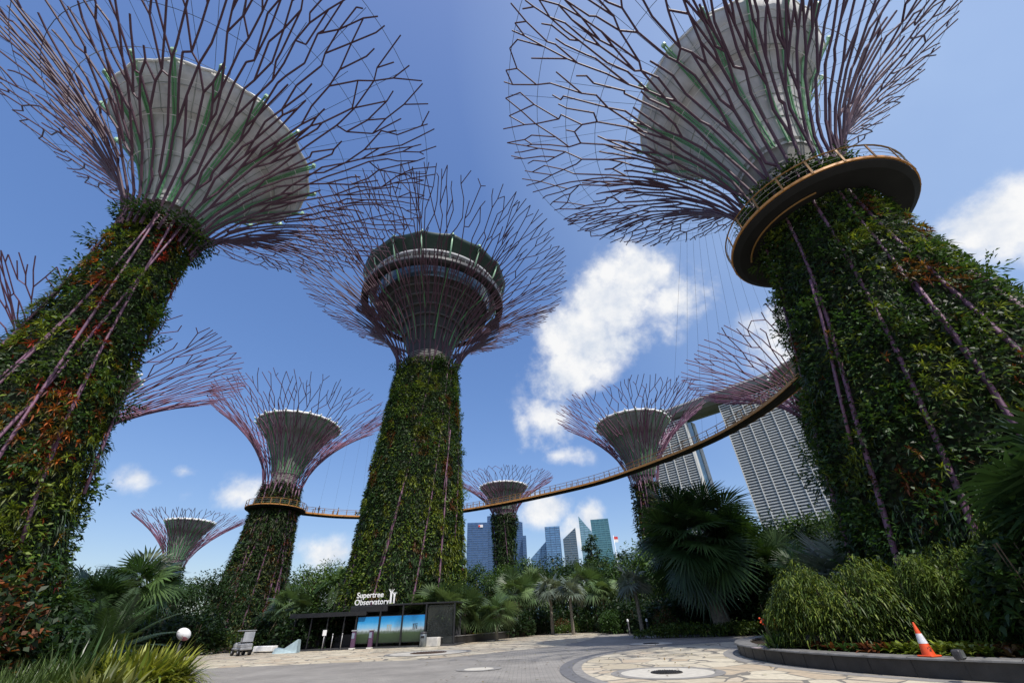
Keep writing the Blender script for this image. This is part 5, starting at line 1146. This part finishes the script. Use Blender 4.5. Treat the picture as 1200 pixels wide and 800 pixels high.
# ================================================================== CART, EGG, CONE AND SMALL THINGS
def golf_cart():
    r = empty('golf_cart', pol(-29.7, 48.4), R_(140), 'small pale grey golf cart with a flat roof parked in front of the hedge', 'golf cart')
    r.scale = (.88,) * 3; W = mat('cart_body', (.36, .37, .38), .45); GR = mat('cart_grey', (.30, .31, .32), .5)
    b = MB(); b.box((0, 0, .52), (2.2, 1.05, .22), 0, .06); b.box((.78, 0, .78), (.55, 1.0, .45), 0, .12); b.box((-.55, 0, .76), (.95, 1.08, .34), 0, .08); b.build('body', W, r)
    for y in (-.26, .26): MB().box((-.2, y, .98), (.5, .46, .12), 0, .04).build('seat', GR, r)
    MB().box((-.48, 0, 1.2), (.1, .98, .4), 0, .04).build('backrest', GR, r)
    MB().box((-.1, 0, 1.93), (1.75, 1.15, .07), 0, .03).build('roof', W, r)
    for x, y in ((.62, -.48), (.62, .48), (-.85, -.48), (-.85, .48)): MB().tube([(x + (.12 if x > 0 else 0), y, .8), (x, y, 1.92)], .025, 6).build('roof_post', MT['dark'], r)
    MB().box((-.9, 0, 1.45), (.03, .95, .8)).build('rear_screen', mat('cart_screen', (.45, .47, .5), .3), r)
    w = MB(); w.tube([(.5, .2, .9), (.3, .2, 1.15)], .02, 6); w.tube([(.3 + .05 * math.sin(a) * .6, .2 + .16 * math.cos(a), 1.15 + .14 * math.sin(a)) for a in np.linspace(0, 6.28, 14)], .018, 5, closed=True); w.build('steering_wheel', MT['black'], r)
    for x, y in ((.75, -.5), (.75, .5), (-.75, -.5), (-.75, .5)):
        b = MB(); b.tube([(x, y - .1, .24), (x, y + .1, .24)], .24, 18); wh = b.build('wheel', MT['rubber'], r); MB().tube([(x, y - .11, .24), (x, y + .11, .24)], .12, 14).build('rim', MT['soffit'], wh)
    for y in (-.32, .32): MB().ball((1.05, y, .8), .08, 10, 6, (.5, 1, 1)).build('headlight', MT['soffit'], r)
golf_cart()
r = empty('egg_lamp', pol(-35.0, 29.0), .4, 'white egg-shaped globe with a pinkish lower side on a short post', 'sculpture'); b = MB(); b.ball((0, 0, 0), .44, 28, 18, (1.12, .9, .82)); o = b.build('egg', None if False else MT['white'], r); o.location = (0, 0, 1.62); o.rotation_euler = (0, .5, .3); o.scale = (.66,) * 3
b = MB(); b.lathe([(.42, -.08), (.40, -.16), (.30, -.27), (.18, -.33), (.02, -.36)], 28); 
o2 = b.build('pink_base', mat('pink_glaze', (.55, .22, .24), .4), o); o2.scale = (1.10, .90, .98); o2.location = (.03, 0, .0)
MB().tube([(0, 0, 0), (0, 0, 1.3)], [.07, .05], 10).build('post', MT['darkgrey'], r)
ZC = .44
ca_ = pol(38.05, 17.45); r = empty('traffic_cone', (ca_[0], ca_[1], ZC), .3, 'orange traffic cone with a white band standing on the planter wall', 'traffic cone')
MB().box((0, 0, .02), (.38, .38, .04), 0, .015).build('base', MT['orange'], r)
b = MB(); b.lathe([(.15, .04), (.145, .06), (.022, .74), (.016, .75), (.002, .75)], 28); bd = b.build('cone', MT['orange'], r)
b = MB(); b.lathe([(.1065, .285), (.068, .50)], 28); b.build('reflective_band', MT['conewhite'], r)
b = MB()
for k, (az_, z0, w_, h_) in enumerate(((-1.9, .12, .07, .06), (-1.55, .16, .05, .05), (-1.75, .20, .06, .03), (-2.2, .17, .03, .05), (-1.7, .40, .045, .07))):
    rr_ = .145 - (z0 - .06) * .181 + .002; vs = []
    for i in range(5):
        for j in (0, 1):
            a = az_ + (i / 4 - .5) * w_ / rr_ * (1 - .4 * j); z = z0 + h_ * j * (1 - .5 * abs(i / 2 - 1)); q = .145 - (z - .06) * .181 + .002; vs.append((q * math.cos(a), q * math.sin(a), z))
    b.add(vs, [(2 * i, 2 * i + 2, 2 * i + 3, 2 * i + 1) for i in range(4)])
b.build('dirt_mark', MT['smudge'], r)
sp_ = pol(40.0, 16.55); r = empty('floodlight', (sp_[0], sp_[1], ZC), .5, 'small black ground floodlight on the planter wall right of the cone', 'floodlight'); MB().box((0, 0, .11), (.30, .18, .2), .1, .03).build('housing', MT['dark'], r); MB().box((0, -.092, .12), (.24, .012, .14), .1).build('lens', mat('lamp_lens', (.12, .13, .13), .15), r); b = MB(); b.tube([(-.17, 0, .0), (-.17, 0, .12)], .015, 5); b.tube([(.17, 0, .0), (.17, 0, .12)], .015, 5); b.build('bracket', MT['black'], r)
for k in range(4): pass
lf = pol(24.9, 21.4); b = MB(); b.box((0, 0, .006), (.55, .3, .012), .2); b.box((.1, .02, .014), (.2, .12, .003), .2); o = b.build('leaflet', mat('paper_pink', (.72, .58, .58), .6)); o.location = (lf[0], lf[1], ZC); tag(o, 'pale pinkish sheet of paper lying on the end of the planter wall', 'paper')
def bollard(az, D, label, h=1.1):
    r = empty('bollard_lamp', pol(az, D), 0, label, 'bollard'); MB().lathe([(.01, 0), (.12, 0), (.10, .04), (.08, .06), (.075, h), (.01, h)], 14).build('post', MT['darkgrey'], r); MB().lathe([(.09, h), (.11, h + .06), (.11, h + .16), (.06, h + .24), (.01, h + .25)], 14).build('lamp_head', MT['white'], r)
bollard(14.1, 47.5, 'bollard lamp with a white head at the road edge left of the very large palm'); bollard(12.0, 52, 'bollard lamp farther off, between the round bush and the other bollard')
# trees on the roof park of the hotel
for k in range(8):
    t = 2 + k * 6.5; p = HAT(t, 4 + (k % 3) * 3, HTH + 12.2)
    if 'roof' not in PROTO: PROTO['roof'] = (tree_thing(601, 9, 3.6, [(.02, .04, .02)], .2, .3, 30, 30, .9, name='rooftop_tree'), 9); o = PROTO['roof'][0]; o.location = p; tag(o, 'small dark tree on the tip of the hotel roof park', 'tree', 'trees on the hotel roof park')
    else: o = copy_thing(PROTO['roof'][0], p, k * 1.3)
    o.scale = (.9 + .1 * (k % 3),) * 3
for c_ in cam, sun: c_['kind'] = 'helper'
LT = Leaves(); n_ = 170; az_ = rngp.uniform(-12, 30, n_); d_ = rngp.uniform(16.5, 34, n_); P_ = np.array([pol(a, d, .03) for a, d in zip(az_, d_)]); P_ = P_[np.hypot(P_[:, 0] - PC[0], P_[:, 1] - PC[1]) > 11.6]; n_ = len(P_)
LT.rhomb(P_, np.concatenate([rngp.normal(0, 1, (n_, 2)), rngp.uniform(0, .3, (n_, 1))], 1), np.tile([0, 0, 1.], (n_, 1)), .14, .07, tints(rngp, n_, [(.16, .11, .04), (.10, .07, .03), (.12, .13, .03)]), .0)
tag(LT.build('leaf_litter'), 'scattered fallen leaves on the paving', 'fallen leaves', None, 'stuff')
